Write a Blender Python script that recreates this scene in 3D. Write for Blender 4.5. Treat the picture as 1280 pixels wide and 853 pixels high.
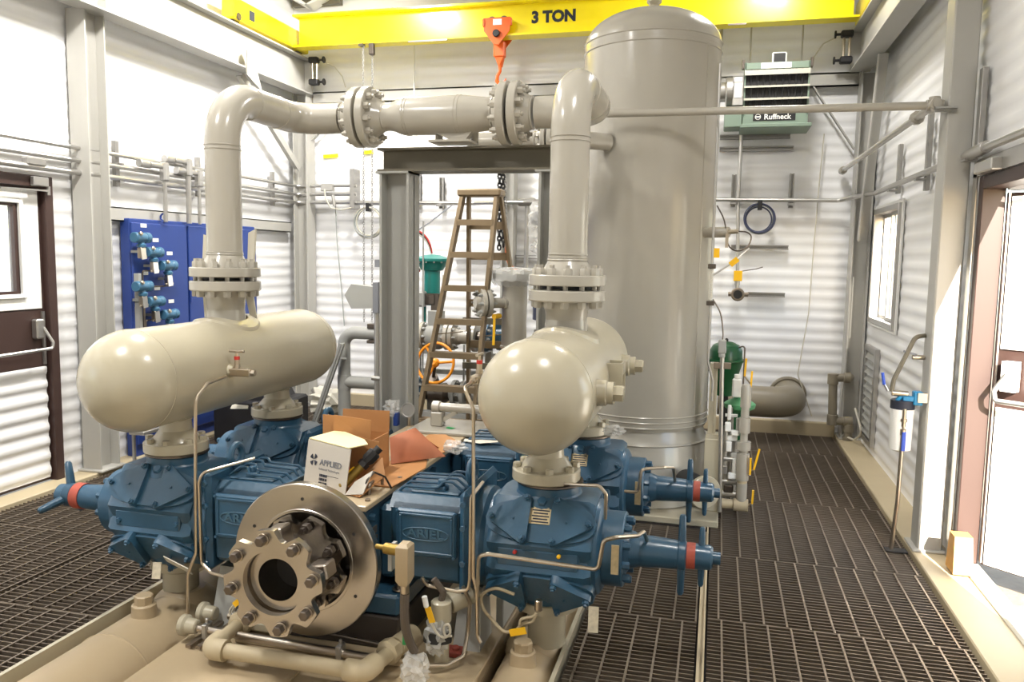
import bpy, bmesh, math, random
from mathutils import Vector, Matrix, Quaternion
random.seed(7)
for o in list(bpy.data.objects): bpy.data.objects.remove(o, do_unlink=True)
SC = bpy.context.scene
COL = SC.collection
PI = math.pi

# ------------------------------------------------------------------ camera
F_PX, YAW, PITCH, ROLL = 1002.0, .24864, .104776, -.016004
cy, sy, cp, sp = math.cos(YAW), math.sin(YAW), math.cos(PITCH), math.sin(PITCH)
fw = Vector((-sy*cp, cy*cp, -sp)); rt = Vector((cy, sy, 0)); dn = fw.cross(rt)
cr, sr = math.cos(ROLL), math.sin(ROLL)
r2 = rt*cr + dn*sr; d2 = -rt*sr + dn*cr
cam = bpy.data.cameras.new('camera'); cam.sensor_fit = 'HORIZONTAL'; cam.sensor_width = 36
cam.lens = F_PX/1280*36; cam.clip_start = .02
camo = bpy.data.objects.new('camera', cam); COL.objects.link(camo)
m = Matrix.Identity(4)
for i in range(3):
    m[i][0] = r2[i]; m[i][1] = -d2[i]; m[i][2] = -fw[i]
m[2][3] = 1.7
camo.matrix_world = m
SC.camera = camo

# ------------------------------------------------------------------ world, sun, exposure
w = bpy.data.worlds.new('sky'); SC.world = w; w.use_nodes = True
nt = w.node_tree; nt.nodes.clear()
sky = nt.nodes.new('ShaderNodeTexSky'); sky.sky_type = 'NISHITA'; sky.sun_disc = False
sky.sun_elevation = math.radians(27); sky.sun_rotation = math.radians(169)
bg = nt.nodes.new('ShaderNodeBackground'); bg.inputs[1].default_value = .5
wo_ = nt.nodes.new('ShaderNodeOutputWorld')
nt.links.new(sky.outputs[0], bg.inputs[0]); nt.links.new(bg.outputs[0], wo_.inputs[0])
sun = bpy.data.lights.new('sun', 'SUN'); sun.energy = 18; sun.angle = .009; sun.color = (1, .93, .82)
suno = bpy.data.objects.new('sun', sun); COL.objects.link(suno)
suno.rotation_euler = Vector((-.19, 1, -.52)).to_track_quat('-Z', 'Y').to_euler(); suno.location = (4, -8, 8)
vs = SC.view_settings; vs.view_transform = 'Standard'; vs.look = 'None'; vs.gamma = 1; vs.use_curve_mapping = False
vs.exposure = 0.68
LAMP_R, LAMP_L = 3.4, 7.2       # watts of each diode cluster in the two rows of luminaires

# ------------------------------------------------------------------ materials
def lin(c): return tuple(((v/255)/12.92 if v/255 <= .04045 else ((v/255+.055)/1.055)**2.4) for v in c)
MT = {}
def mat(name, c, rough=.5, metal=0., var=.06, scale=6., coat=0., bump=0., bscale=40., spec=.5, emit=0., alpha=None, trans=0.):
    mm = bpy.data.materials.new(name); mm.use_nodes = True; n = mm.node_tree; b = n.nodes['Principled BSDF']
    l = lin(c)
    b.inputs['Roughness'].default_value = rough; b.inputs['Metallic'].default_value = metal
    b.inputs['Coat Weight'].default_value = coat; b.inputs['Coat Roughness'].default_value = .12
    b.inputs['Specular IOR Level'].default_value = spec
    tc = n.nodes.new('ShaderNodeTexCoord')
    if var:
        no = n.nodes.new('ShaderNodeTexNoise'); no.inputs['Scale'].default_value = scale; no.inputs['Detail'].default_value = 4
        n.links.new(tc.outputs['Object'], no.inputs['Vector'])
        mx = n.nodes.new('ShaderNodeMix'); mx.data_type = 'RGBA'
        mx.inputs[6].default_value = (*[v*(1-var*1.6) for v in l], 1); mx.inputs[7].default_value = (*[min(1, v*(1+var)) for v in l], 1)
        n.links.new(no.outputs['Fac'], mx.inputs[0]); n.links.new(mx.outputs[2], b.inputs['Base Color'])
    else: b.inputs['Base Color'].default_value = (*l, 1)
    if bump:
        nb = n.nodes.new('ShaderNodeTexNoise'); nb.inputs['Scale'].default_value = bscale; nb.inputs['Detail'].default_value = 3
        n.links.new(tc.outputs['Object'], nb.inputs['Vector'])
        bu = n.nodes.new('ShaderNodeBump'); bu.inputs['Strength'].default_value = bump; bu.inputs['Distance'].default_value = .01
        n.links.new(nb.outputs['Fac'], bu.inputs['Height']); n.links.new(bu.outputs[0], b.inputs['Normal'])
    if emit:
        b.inputs['Emission Color'].default_value = (*l, 1); b.inputs['Emission Strength'].default_value = emit
    if trans: b.inputs['Transmission Weight'].default_value = trans
    if alpha is not None: b.inputs['Alpha'].default_value = alpha
    MT[name] = mm; return mm
mat('grey', (170, 165, 153), .24, coat=.25, var=.03, bump=.03, bscale=14)
mat('cream', (180, 172, 150), .26, coat=.25, var=.03, bump=.03, bscale=14)
mat('steelgrey', (160, 160, 155), .42, var=.05)
mat('building', (176, 174, 167), .42, var=.04)
mat('blueworn', (66, 102, 124), .4, var=.1, scale=30)
mat('beigecable', (172, 158, 130), .5, var=.05)
mat('olivepipe', (128, 120, 103), .4, var=.05)
mat('frame_olive', (104, 98, 82), .5, var=.06)
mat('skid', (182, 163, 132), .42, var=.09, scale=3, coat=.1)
mat('kerb', (190, 175, 144), .5, var=.08, scale=4)
mat('wall', (240, 240, 240), .3, var=.02, coat=.15)
mat('ceil', (235, 235, 232), .6, var=.02)
mat('blue', (50, 88, 114), .33, var=.10, scale=9, coat=.15, bump=.12, bscale=30)
mat('blue2', (44, 79, 102), .36, var=.10, scale=9, coat=.1, bump=.1, bscale=30)
mat('cabblue', (38, 64, 134), .4, var=.03)
mat('txblue', (64, 110, 140), .32, var=.05, coat=.2)
mat('steel', (190, 180, 168), .3, 1., var=.06, scale=12)
mat('machined', (178, 172, 165), .24, 1., var=.04, scale=12)
mat('strut', (158, 156, 152), .4, .6, var=.08, scale=20)
mat('grating', (126, 114, 100), .5, .5, var=.15, scale=10)
mat('tagpaper', (206, 196, 172), .6, var=.25, scale=60)
mat('darkplate', (58, 50, 44), .5, var=.1)
mat('darksteel', (112, 104, 97), .38, 1., var=.1, scale=20)
mat('tubing', (196, 184, 166), .28, 1., var=.04)
mat('alu', (186, 184, 180), .34, .85, var=.05, scale=10)
mat('galv', (142, 130, 116), .45, .8, var=.12, scale=14)
mat('dullalu', (140, 122, 96), .45, .55, var=.1, scale=14)
mat('yellow', (254, 232, 10), .32, var=.02, coat=.2)
mat('orange', (226, 96, 20), .4, var=.05)
mat('wheelorange', (244, 152, 24), .4, var=.05)
mat('tagyellow', (246, 190, 20), .5, var=.04)
mat('red', (196, 52, 44), .5, var=.05)
mat('redpaint', (180, 84, 66), .55, var=.15, scale=40)
mat('brown', (66, 48, 43), .45, var=.05)
mat('white', (240, 240, 236), .5, var=.02)
mat('offwhite', (200, 195, 180), .55, var=.04)
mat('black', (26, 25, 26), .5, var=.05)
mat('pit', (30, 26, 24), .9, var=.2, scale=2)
mat('card', (178, 126, 76), .75, var=.06, scale=12)
mat('carton', (196, 189, 178), .6, var=.04, scale=5)
mat('cartontop', (228, 214, 164), .6, var=.03)
mat('kraft', (184, 114, 82), .7, var=.06, scale=5)
mat('heater', (126, 144, 128), .45, var=.05)
mat('teal', (24, 126, 118), .4, var=.06, coat=.1)
mat('green', (10, 80, 42), .38, var=.08, coat=.15)
mat('lightgreen', (80, 150, 100), .5, var=.2, scale=18)
mat('hosegreen', (36, 140, 74), .4, var=.04)
mat('brass', (150, 124, 60), .4, .7, var=.12, scale=16)
mat('wood', (214, 160, 84), .6, var=.12, scale=20)
mat('cyan', (28, 124, 172), .4, var=.04)
mat('handleblue', (54, 86, 190), .4, var=.04)
mat('gravel', (150, 134, 112), .9, var=.25, scale=9, bump=.5)
mat('greycable', (150, 154, 150), .5, var=.05)
mat('navycable', (58, 64, 92), .5, var=.05)
mat('print', (40, 44, 58), .6, var=0)
mat('printgrey', (120, 122, 128), .6, var=0)
mat('plate', (206, 188, 150), .4, .5, var=.25, scale=60)
mat('primer', (140, 62, 48), .7, var=.15, scale=30)
mat('rubber', (92, 82, 72), .6, var=.1)
def glass(name, c, a, rough=.02):
    mm = mat(name, c, rough, var=0); b = mm.node_tree.nodes['Principled BSDF']; b.inputs['Alpha'].default_value = a; return mm
glass('glass', (225, 235, 238), .16)
glass('plastic', (236, 236, 232), .38, .2)
glass('sightglass', (240, 236, 220), .3, .05)
mat('led', (255, 250, 240), .5, var=0, emit=6)
def brushed():
    mm = MT['machined']; n = mm.node_tree; b = n.nodes['Principled BSDF']
    b.inputs['Anisotropic'].default_value = .6
    t = n.nodes.new('ShaderNodeTangent'); t.direction_type = 'RADIAL'; t.axis = 'Y'
    n.links.new(t.outputs[0], b.inputs['Tangent'])
brushed()

# ------------------------------------------------------------------ mesh helpers
def V(*a): return Vector(a)
def basis(d):
    d = Vector(d).normalized(); a = V(0, 0, 1) if abs(d.z) < .9 else V(1, 0, 0)
    u = a.cross(d).normalized(); return u, d.cross(u), d
class MB:
    def __init__(s): s.v = []; s.f = []
    def add(s, vs, fs):
        n = len(s.v); s.v += [Vector(v) for v in vs]; s.f += [tuple(i+n for i in f) for f in fs]; return s
    def hull(s, pts):
        bm = bmesh.new()
        for p in pts: bm.verts.new(p)
        r = bmesh.ops.convex_hull(bm, input=bm.verts, use_existing_faces=False)
        dead = [g for g in bm.verts if not g.link_faces]
        for g in dead: bm.verts.remove(g)
        bm.verts.index_update()
        bmesh.ops.dissolve_limit(bm, angle_limit=.01, verts=bm.verts, edges=bm.edges)
        bm.verts.index_update()
        s.add([v.co.copy() for v in bm.verts], [[v.index for v in f.verts] for f in bm.faces]); bm.free(); return s
    def box(s, x0, x1, y0, y1, z0, z1, b=0.):
        x0, x1 = min(x0, x1), max(x0, x1); y0, y1 = min(y0, y1), max(y0, y1); z0, z1 = min(z0, z1), max(z0, z1)
        b = min(b, (x1-x0)*.45, (y1-y0)*.45, (z1-z0)*.45)
        if b <= 0:
            return s.add([(x, y, z) for x in (x0, x1) for y in (y0, y1) for z in (z0, z1)],
                         [(0, 1, 3, 2), (4, 6, 7, 5), (0, 4, 5, 1), (2, 3, 7, 6), (0, 2, 6, 4), (1, 5, 7, 3)])
        pts = []
        for x, sx in ((x0, 1), (x1, -1)):
            for y, sy_ in ((y0, 1), (y1, -1)):
                for z, sz in ((z0, 1), (z1, -1)):
                    pts += [(x, y+sy_*b, z+sz*b), (x+sx*b, y, z+sz*b), (x+sx*b, y+sy_*b, z)]
        return s.hull(pts)
    def obox(s, c, half, ux, uy, b=0.):
        t = MB().box(-half[0], half[0], -half[1], half[1], -half[2], half[2], b)
        ux = Vector(ux).normalized(); uz = ux.cross(Vector(uy)).normalized(); uy = uz.cross(ux); c = Vector(c)
        return s.add([c+ux*v.x+uy*v.y+uz*v.z for v in t.v], t.f)
    def beam(s, a, b, wd, h, up=(0, 0, 1)):           # rectangular bar from a to b
        a = Vector(a); b = Vector(b); d = b-a
        return s.obox((a+b)/2, (d.length/2, wd/2, h/2), d, Vector(up).cross(d))
    def lathe(s, o, ax, prof, n=24, closed=False):
        u, v, d = basis(ax); o = Vector(o); vs = []; fs = []; m_ = len(prof)
        for t, r in prof:
            for k in range(n):
                a = 2*PI*k/n; vs.append(o+d*t+(u*math.cos(a)+v*math.sin(a))*max(r, 1e-5))
        for i in range(m_ if closed else m_-1):
            j = (i+1) % m_
            for k in range(n):
                k2 = (k+1) % n; fs.append((i*n+k, i*n+k2, j*n+k2, j*n+k))
        if not closed:
            if prof[0][1] > 1e-4: fs.append(tuple(range(n-1, -1, -1)))
            if prof[-1][1] > 1e-4: fs.append(tuple((m_-1)*n+k for k in range(n)))
        return s.add(vs, fs)
    def cyl(s, a, b, r, rb=None, n=20):
        a = Vector(a); b = Vector(b); d = b-a
        return s.lathe(a, d, [(0, r), (d.length, r if rb is None else rb)], n)
    def rod(s, a, b, r, ch=.003, n=20):                # cylinder with chamfered ends
        a = Vector(a); b = Vector(b); d = b-a; L = d.length; ch = min(ch, L*.4, r*.6)
        return s.lathe(a, d, [(0, r-ch), (ch, r), (L-ch, r), (L, r-ch)], n)
    def ring(s, a, ax, ro, ri, h, n=32, ch=.004):
        return s.lathe(a, ax, [(0, ri), (0, ro-ch), (ch, ro), (h-ch, ro), (h, ro-ch), (h, ri)], n, True)
    def tube(s, pts, r, n=8, closed=False):
        pts = [Vector(p) for p in pts]; m_ = len(pts); vs = []; fs = []
        tg = []
        for i in range(m_):
            if closed: d = pts[(i+1) % m_]-pts[i-1]
            else: d = pts[min(i+1, m_-1)]-pts[max(i-1, 0)]
            tg.append(d.normalized())
        u, v, d = basis(tg[0])
        for i in range(m_):
            if i:
                q = tg[i-1].rotation_difference(tg[i]); u = q @ u
                u = (u-tg[i]*u.dot(tg[i])).normalized()
            v = tg[i].cross(u)
            # mitre widening at corners
            for k in range(n):
                a = 2*PI*k/n; vs.append(pts[i]+(u*math.cos(a)+v*math.sin(a))*(r[i] if isinstance(r, (list, tuple)) else r))
        for i in range(m_ if closed else m_-1):
            j = (i+1) % m_
            for k in range(n):
                k2 = (k+1) % n; fs.append((i*n+k, i*n+k2, j*n+k2, j*n+k))
        if not closed: fs += [tuple(range(n-1, -1, -1)), tuple((m_-1)*n+k for k in range(n))]
        return s.add(vs, fs)
    def torus(s, c, ax, R, r, n=40, k=8, a0=0., a1=2*PI):
        u, v, d = basis(ax); c = Vector(c); full = abs(a1-a0-2*PI) < 1e-6
        m_ = n if full else n+1
        return s.tube([c+(u*math.cos(a0+(a1-a0)*i/n)+v*math.sin(a0+(a1-a0)*i/n))*R for i in range(m_)], r, k, full)
    def prism(s, poly, o, u, v, wv):                   # polygon in (u,v), extruded by wv
        o = Vector(o); u = Vector(u); v = Vector(v); wv = Vector(wv); n = len(poly)
        vs = [o+u*p[0]+v*p[1] for p in poly]; vs += [p+wv for p in vs]
        fs = [tuple(range(n-1, -1, -1)), tuple(range(n, 2*n))]+[(i, (i+1) % n, n+(i+1) % n, n+i) for i in range(n)]
        return s.add(vs, fs)
    def sphere(s, c, r, n=16, k=8, sc=(1, 1, 1)):
        t = MB().lathe((0, 0, 0), (0, 0, 1), [(-r*math.cos(PI*i/k), r*math.sin(PI*i/k)) for i in range(k+1)], n)
        c = Vector(c); return s.add([c+V(v.x*sc[0], v.y*sc[1], v.z*sc[2]) for v in t.v], t.f)
    def xf(s, M):
        s.v = [M @ v for v in s.v]
        if M.to_3x3().determinant() < 0: s.f = [tuple(reversed(f)) for f in s.f]
        return s
    def mesh(s, name, mt, off=V(0, 0, 0), ang=32, smooth=True):
        me = bpy.data.meshes.new(name); me.from_pydata([v-off for v in s.v], [], s.f); me.validate()
        bm = bmesh.new(); bm.from_mesh(me); bmesh.ops.recalc_face_normals(bm, faces=bm.faces); bm.to_mesh(me); bm.free()
        me.materials.append(MT[mt])
        if smooth:
            me.polygons.foreach_set('use_smooth', [True]*len(me.polygons)); me.set_sharp_from_angle(angle=math.radians(ang))
        return me
def wloc(o):
    p = V(0, 0, 0)
    while o: p += o.location; o = o.parent
    return p
def tag(o, label=None, cat=None, group=None, kind=None):
    if label: o['label'] = label
    if cat: o['category'] = cat
    if group: o['group'] = group
    if kind: o['kind'] = kind
    return o
def part(mb, name, mt, parent, label=None, smooth=True, ang=32):
    o = bpy.data.objects.new(name, mb.mesh(name, mt, wloc(parent), ang, smooth)); COL.objects.link(o); o.parent = parent
    if label: o['label'] = label
    return o
def solo(mb, name, mt, label=None, cat=None, group=None, kind=None, smooth=True, ang=32):
    lo = [min(v[i] for v in mb.v) for i in range(3)]; hi = [max(v[i] for v in mb.v) for i in range(3)]
    c = V((lo[0]+hi[0])/2, (lo[1]+hi[1])/2, lo[2])
    o = bpy.data.objects.new(name, mb.mesh(name, mt, c, ang, smooth)); o.location = c; COL.objects.link(o)
    return tag(o, label, cat, group, kind)
def thing(name, loc, label, cat, group=None, kind=None):
    o = bpy.data.objects.new(name, None); o.empty_display_size = .05; o.location = loc; COL.objects.link(o)
    return tag(o, label, cat, group, kind)
def copy_tree(o, parent=None):
    c = o.copy(); COL.objects.link(c); c.parent = parent
    for ch in [x for x in o.children]: copy_tree(ch, c)
    return c
_bm = {}
def bolts(parent, pts, d, r, h, mt='steelgrey', stud=0., name='bolt'):
    key = (round(r, 4), round(h, 4), mt, stud)
    if key not in _bm:
        b = MB().lathe((0, 0, 0), (0, 0, 1), [(0, r), (h*.85, r), (h, r*.85)], 6)
        if stud: b.lathe((0, 0, 0), (0, 0, 1), [(h*.9, r*.55), (h+stud, r*.55)], 8)
        _bm[key] = b.mesh('bolt', mt)
    q = Vector(d).to_track_quat('Z', 'Y'); off = wloc(parent)
    for p in pts:
        o = bpy.data.objects.new(name, _bm[key]); COL.objects.link(o); o.parent = parent
        o.location = Vector(p)-off; o.rotation_euler = (q @ Quaternion((0, 0, 1), random.uniform(0, 1))).to_euler()
def smooth(pts, k=5):
    P = [Vector(p) for p in pts]; P = [P[0]*2-P[1]]+P+[P[-1]*2-P[-2]]; out = []
    for i in range(1, len(P)-2):
        for j in range(k):
            t = j/k; a, b, c, d = P[i-1:i+3]
            out.append(.5*((2*b)+(c-a)*t+(2*a-5*b+4*c-d)*t*t+(3*b-a-3*c+d)*t**3))
    out.append(P[-2]); return out
def circ(c, ax, R, n, a0=0.):
    u, v, d = basis(ax); c = Vector(c)
    return [c+(u*math.cos(a0+2*PI*i/n)+v*math.sin(a0+2*PI*i/n))*R for i in range(n)]
def fillet(pts, r, k=5):
    pts = [Vector(p) for p in pts]; out = [pts[0]]
    for i in range(1, len(pts)-1):
        a, b, c = pts[i-1], pts[i], pts[i+1]; d1 = (a-b).normalized(); d2_ = (c-b).normalized()
        ang = d1.angle(d2_)
        if ang > 3.1: out.append(b); continue
        t = min(r/math.tan(ang/2), (a-b).length*.49, (c-b).length*.49); rr = t*math.tan(ang/2)
        bis = (d1+d2_).normalized(); ce = b+bis*(rr/math.sin(ang/2))
        p0 = b+d1*t-ce; p1 = b+d2_*t-ce; th = p0.angle(p1)
        for j in range(k+1):
            f = j/k; out.append(ce+(p0*math.sin((1-f)*th)+p1*math.sin(f*th))/math.sin(th))
    out.append(pts[-1]); return out
def text_mb(s, size, ext, o, u, v, bold=0., align='CENTER', sx=1.):
    cu = bpy.data.curves.new('t', 'FONT'); cu.body = s; cu.size = size; cu.extrude = ext; cu.offset = bold; cu.align_x = align; cu.align_y = 'CENTER'
    cu.resolution_u = 3
    ob = bpy.data.objects.new('t', cu); COL.objects.link(ob)
    me = bpy.data.meshes.new_from_object(ob); bpy.data.objects.remove(ob)
    u = Vector(u).normalized(); v = Vector(v).normalized(); n = u.cross(v); o = Vector(o)
    mb = MB().add([o+u*p.co.x*sx+v*p.co.y+n*p.co.z for p in me.vertices], [tuple(p.vertices) for p in me.polygons])
    bpy.data.meshes.remove(me); return mb
def hbeam(mb, a, b, dep, wid, tf, tw, up):             # I-section from a to b; up = direction of its depth
    a = Vector(a); b = Vector(b); d = (b-a); up = Vector(up).normalized(); side = d.normalized().cross(up)
    c = (a+b)/2; L = d.length/2
    mb.obox(c+up*(dep/2-tf/2), (L, wid/2, tf/2), d, side); mb.obox(c-up*(dep/2-tf/2), (L, wid/2, tf/2), d, side)
    mb.obox(c, (L, tw/2, dep/2-tf), d, side); return mb
# ================================================================== THE SETTING
XL, XR, YB, YF, ZC = -4.66, 1.38, 8.3, -2.5, 5.0
def rects(u0, u1, z0, z1, ops):
    us = sorted({u0, u1, *[c for o in ops for c in o[:2]]}); zs = sorted({z0, z1, *[c for o in ops for c in o[2:]]})
    for i in range(len(us)-1):
        run = None
        for j in range(len(zs)-1):
            cu, cz = (us[i]+us[i+1])/2, (zs[j]+zs[j+1])/2
            hole = any(o[0] < cu < o[1] and o[2] < cz < o[3] for o in ops)
            if not hole: yield us[i], us[i+1], zs[j], zs[j+1]
PER = .105
def corr(mb, O, u, n, u0, u1, z0, z1, amp=.0062, back=.07):
    O = Vector(O); u = Vector(u); n = Vector(n); zs = [z0]; k = math.floor(z0/PER*8)+1
    while k*PER/8 < z1-1e-6:
        if k*PER/8 > z0+1e-6: zs.append(k*PER/8)
        k += 1
    zs.append(z1); vs = []; fs = []
    for z in zs:
        ph = (z/PER) % 1; d = amp*max(0., min(1., .5+.85*math.cos(2*PI*ph)))
        vs += [O+u*u0+n*d+V(0, 0, z), O+u*u1+n*d+V(0, 0, z)]
    for i in range(len(zs)-1): fs.append((2*i, 2*i+1, 2*i+3, 2*i+2))
    mb.add(vs, fs)
    a = O+u*u0-n*back+V(0, 0, z0); b = O+u*u1-n*.002+V(0, 0, z1)
    mb.box(a.x, b.x, a.y, b.y, a.z, b.z)
def wall(name, O, u, n, u0, u1, ops):
    mb = MB()
    for r in rects(u0, u1, 0, ZC, ops): corr(mb, O, u, n, *r)
    o = bpy.data.objects.new(name, mb.mesh(name, 'wall', ang=60)); COL.objects.link(o); o['kind'] = 'structure'; return o
DL = (3.84, 4.80, 0., 2.21); WL = (.7, 1.9, 1.0, 2.1)
DR = (3.60, 4.90, 0., 2.17); WR = (6.77, 7.81, 1.17, 2.165)
wall('wall_left', (XL, 0, 0), (0, 1, 0), (1, 0, 0), YF, YB, [DL, WL])
wall('wall_right', (XR, 0, 0), (0, 1, 0), (-1, 0, 0), YF, YB, [DR, WR])
wall('wall_back', (0, YB, 0), (1, 0, 0), (0, -1, 0), XL-.07, XR+.07, [])
wall('wall_front', (0, YF, 0), (1, 0, 0), (0, 1, 0), XL-.07, XR+.07, [])
c = MB().box(XL-.1, XR+.1, YF-.1, YB+.1, ZC, ZC+.1); ceil = solo(c, 'ceiling', 'ceil', kind='structure')
for y in (-1., 1.2, 3.4, 5.6, 7.6):
    part(hbeam(MB(), (XL, y, ZC-.1), (XR, y, ZC-.1), .2, .12, .012, .008, (0, 0, 1)), 'purlin', 'steelgrey', ceil)

# floor: dark pit below, steel grating panels as its pieces
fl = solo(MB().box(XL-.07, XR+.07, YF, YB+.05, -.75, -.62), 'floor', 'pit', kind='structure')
def grating(x0, x1, y0, y1, ph):
    mb = MB(); g = .008; x0 += g; x1 -= g; y0 += g/2; y1 -= g/2
    n = max(2, int((y1-y0)/.034)); st = (y1-y0)/n
    for i in range(n+1): mb.box(x0, x1, y0+i*st-.0026, y0+i*st+.0026, -.03, 0)
    x = x0+ph
    while x < x1: mb.box(x-.0045, x+.0045, y0, y1, -.008, .0025); x += .104
    o = part(mb, 'grating_panel', 'grating', fl, smooth=False); o.data.materials.append(MT['galv'])
    for p in o.data.polygons:
        if p.index >= (n+1)*6: p.material_index = 1
random.seed(3)
def field(x0, x1, ys):
    for i in range(len(ys)-1): grating(x0, x1, ys[i], ys[i+1], random.uniform(.02, .1))
field(.015, 1.165, [1.6, 2.7, 3.785, 4.647, 5.326, 5.828, 6.498, 7.4, 8.22])
field(-.555, -.02, [1.6, 2.7, 3.724, 5.08])
field(-4.47, -3.40, [1.2, 2.1, 3.0, 3.9, 4.8, 5.7, 6.6, 7.5, 8.22])
field(-3.385, -2.68, [1.2, 2.1, 3.0, 3.9, 4.8, 5.7, 6.6, 7.5, 8.22])
field(-2.66, -1.12, [4.78, 5.6, 6.5, 7.4, 8.22])
field(-1.10, -.0, [6.35, 7.3, 8.22])
def structure(mb, name, mt): return solo(mb, name, mt, kind='structure')
structure(MB().box(-4.66, -4.475, YF, YB, -.62, .022, .006), 'baseboard_left', 'kerb')
structure(MB().box(1.17, 1.40, YF, YB, -.62, .022, .006), 'baseboard_right', 'kerb')
structure(MB().box(-4.475, 1.17, 8.225, 8.30, -.62, .13, .006), 'baseboard_back', 'kerb')
structure(MB().box(-.018, -.006, 1.0, 5.10, -.3, .012).box(.004, .013, 1.0, 5.12, -.3, .008).box(-.018, .013, 1.0, 5.1, -.3, -.02), 'trim_1', 'kerb')
structure(MB().box(-3.397, -3.388, 1.0, 8.22, -.3, .006), 'trim_2', 'galv')
# front apron behind / under the camera so the floor goes on
structure(MB().box(-4.475, 1.17, YF, 1.0, -.62, -.005), 'trim_3', 'kerb')
# outdoors
structure(MB().box(XR+.07, 14, -8, 16, -.3, -.12), 'trim_4', 'gravel')
structure(MB().box(-16, XL-.07, -8, 16, -.3, -.12), 'trim_5', 'gravel')

# ---------------- doors and windows
def left_door():
    t = thing('door_1', (XL, 4.3, 0), None, None, kind='structure'); X = XL
    f = MB().box(X-.07, X+.05, 4.73, 4.80, .02, 2.21, .004).box(X-.07, X+.05, 3.84, 3.91, .02, 2.21, .004).box(X-.07, X+.05, 3.91, 4.73, 2.13, 2.21, .004)
    part(f, 'door_frame', 'brown', t)
    leaf = part(MB().box(X-.045, X+.0, 3.913, 4.727, .03, .36).box(X-.045, X, 3.913, 4.727, .30, .905).box(X-.045, X+.004, 3.913, 4.727, .87, 1.27)
                .box(X-.045, X, 3.913, 4.0, 1.27, 2.128).box(X-.045, X, 4.50, 4.727, 1.27, 2.128).box(X-.045, X, 4.0, 4.5, 2.0, 2.128).box(X-.045, X, 4.0, 4.5, 1.27, 1.39), 'door_leaf', 'brown', t)
    lo = MB(); corr(lo, (X+.006, 0, 0), (0, 1, 0), (1, 0, 0), 3.93, 4.71, .05, .865, .012, .005)
    part(lo, 'lower_panel', 'wall', leaf, ang=60)
    lo.v = []; 
    up = MB()
    for a in ((3.93, 4.02, 1.28, 2.11), (4.56, 4.70, 1.28, 2.11), (4.02, 4.56, 2.04, 2.11), (4.02, 4.56, 1.28, 1.36)): up.box(X, X+.012, *a, .003)
    part(up, 'upper_panel', 'white', leaf)
    wf = MB()
    for a in ((4.02, 4.05, 1.36, 2.04), (4.53, 4.56, 1.36, 2.04), (4.05, 4.53, 2.01, 2.04), (4.05, 4.53, 1.36, 1.39)): wf.box(X, X+.03, *a, .004)
    part(wf, 'window_moulding', 'white', leaf)
    wb = MB()
    for a in ((4.05, 4.07, 1.39, 2.01), (4.49, 4.51, 1.39, 2.01), (4.07, 4.49, 1.99, 2.01), (4.07, 4.49, 1.39, 1.41)): wb.box(X-.03, X+.014, *a)
    part(wb, 'glazing_bead', 'brown', leaf)
    part(MB().box(X-.02, X-.014, 4.0, 4.5, 1.39, 2.0), 'pane', 'glass', leaf)
    h = MB().box(X+.004, X+.06, 4.60, 4.67, 1.07, 1.21, .01); e = part(h, 'exit_device', 'alu', t)
    part(MB().tube(fillet([(X+.05, 4.66, 1.15), (X+.10, 4.69, 1.04), (X+.10, 4.68, 1.0), (X+.10, 4.0, .99)], .02), .012, 8), 'push_bar', 'alu', e)
    part(MB().box(X+.004, X+.02, 4.69, 4.71, .88, 1.26), 'latch_rod', 'alu', e)
    cl = MB().box(X+.05, X+.09, 4.60, 4.73, 2.135, 2.20, .006); k = part(cl, 'door_closer', 'alu', t)
    part(MB().beam((X+.07, 4.74, 2.11), (X+.06, 4.35, 2.10), .022, .012).cyl((X+.07, 4.74, 2.08), (X+.07, 4.74, 2.14), .012), 'closer_arm', 'alu', k)
left_door()
def window(name, X, sgn, y0, y1, z0, z1):
    t = thing(name, (X, (y0+y1)/2, z0), None, None, kind='structure'); fr = MB(); a = .045
    i0, i1 = sorted((X-sgn*.05, X+sgn*.07))
    for r in ((y0, y0+a, z0, z1), (y1-a, y1, z0, z1), (y0+a, y1-a, z1-a, z1), (y0+a, y1-a, z0, z0+a)): fr.box(i0, i1, *r, .003)
    f = part(fr, 'window_frame', 'alu', t)
    ca = MB(); b = .03
    for r in ((y0-b, y0, z0-b, z1+b), (y1, y1+b, z0-b, z1+b), (y0, y1, z1, z1+b), (y0, y1, z0-b, z0)): ca.box(X-sgn*.03, X-sgn*.012, *r, .003)
    part(ca, 'window_casing', 'white', t)
    ym = (y0+y1)/2
    for k, (p, q, dx) in enumerate(((y0+a, ym+.02, .0), (ym-.02, y1-a, .03))):
        sa = MB(); s = .03
        for r in ((p, p+s, z0+a, z1-a), (q-s, q, z0+a, z1-a), (p+s, q-s, z1-a-s, z1-a), (p+s, q-s, z0+a, z0+a+s)): sa.box(X+sgn*(dx), X+sgn*(dx+.022), *r, .002)
        so = part(sa, 'window_sash', 'alu', t)
        part(MB().box(X+sgn*(dx+.009), X+sgn*(dx+.013), p+s, q-s, z0+a+s, z1-a-s), 'pane', 'glass', so)
window('window_1', XR, 1, 6.77, 7.81, 1.17, 2.165)
window('window_2', XL, -1, .7, 1.9, 1.0, 2.1)
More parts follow.
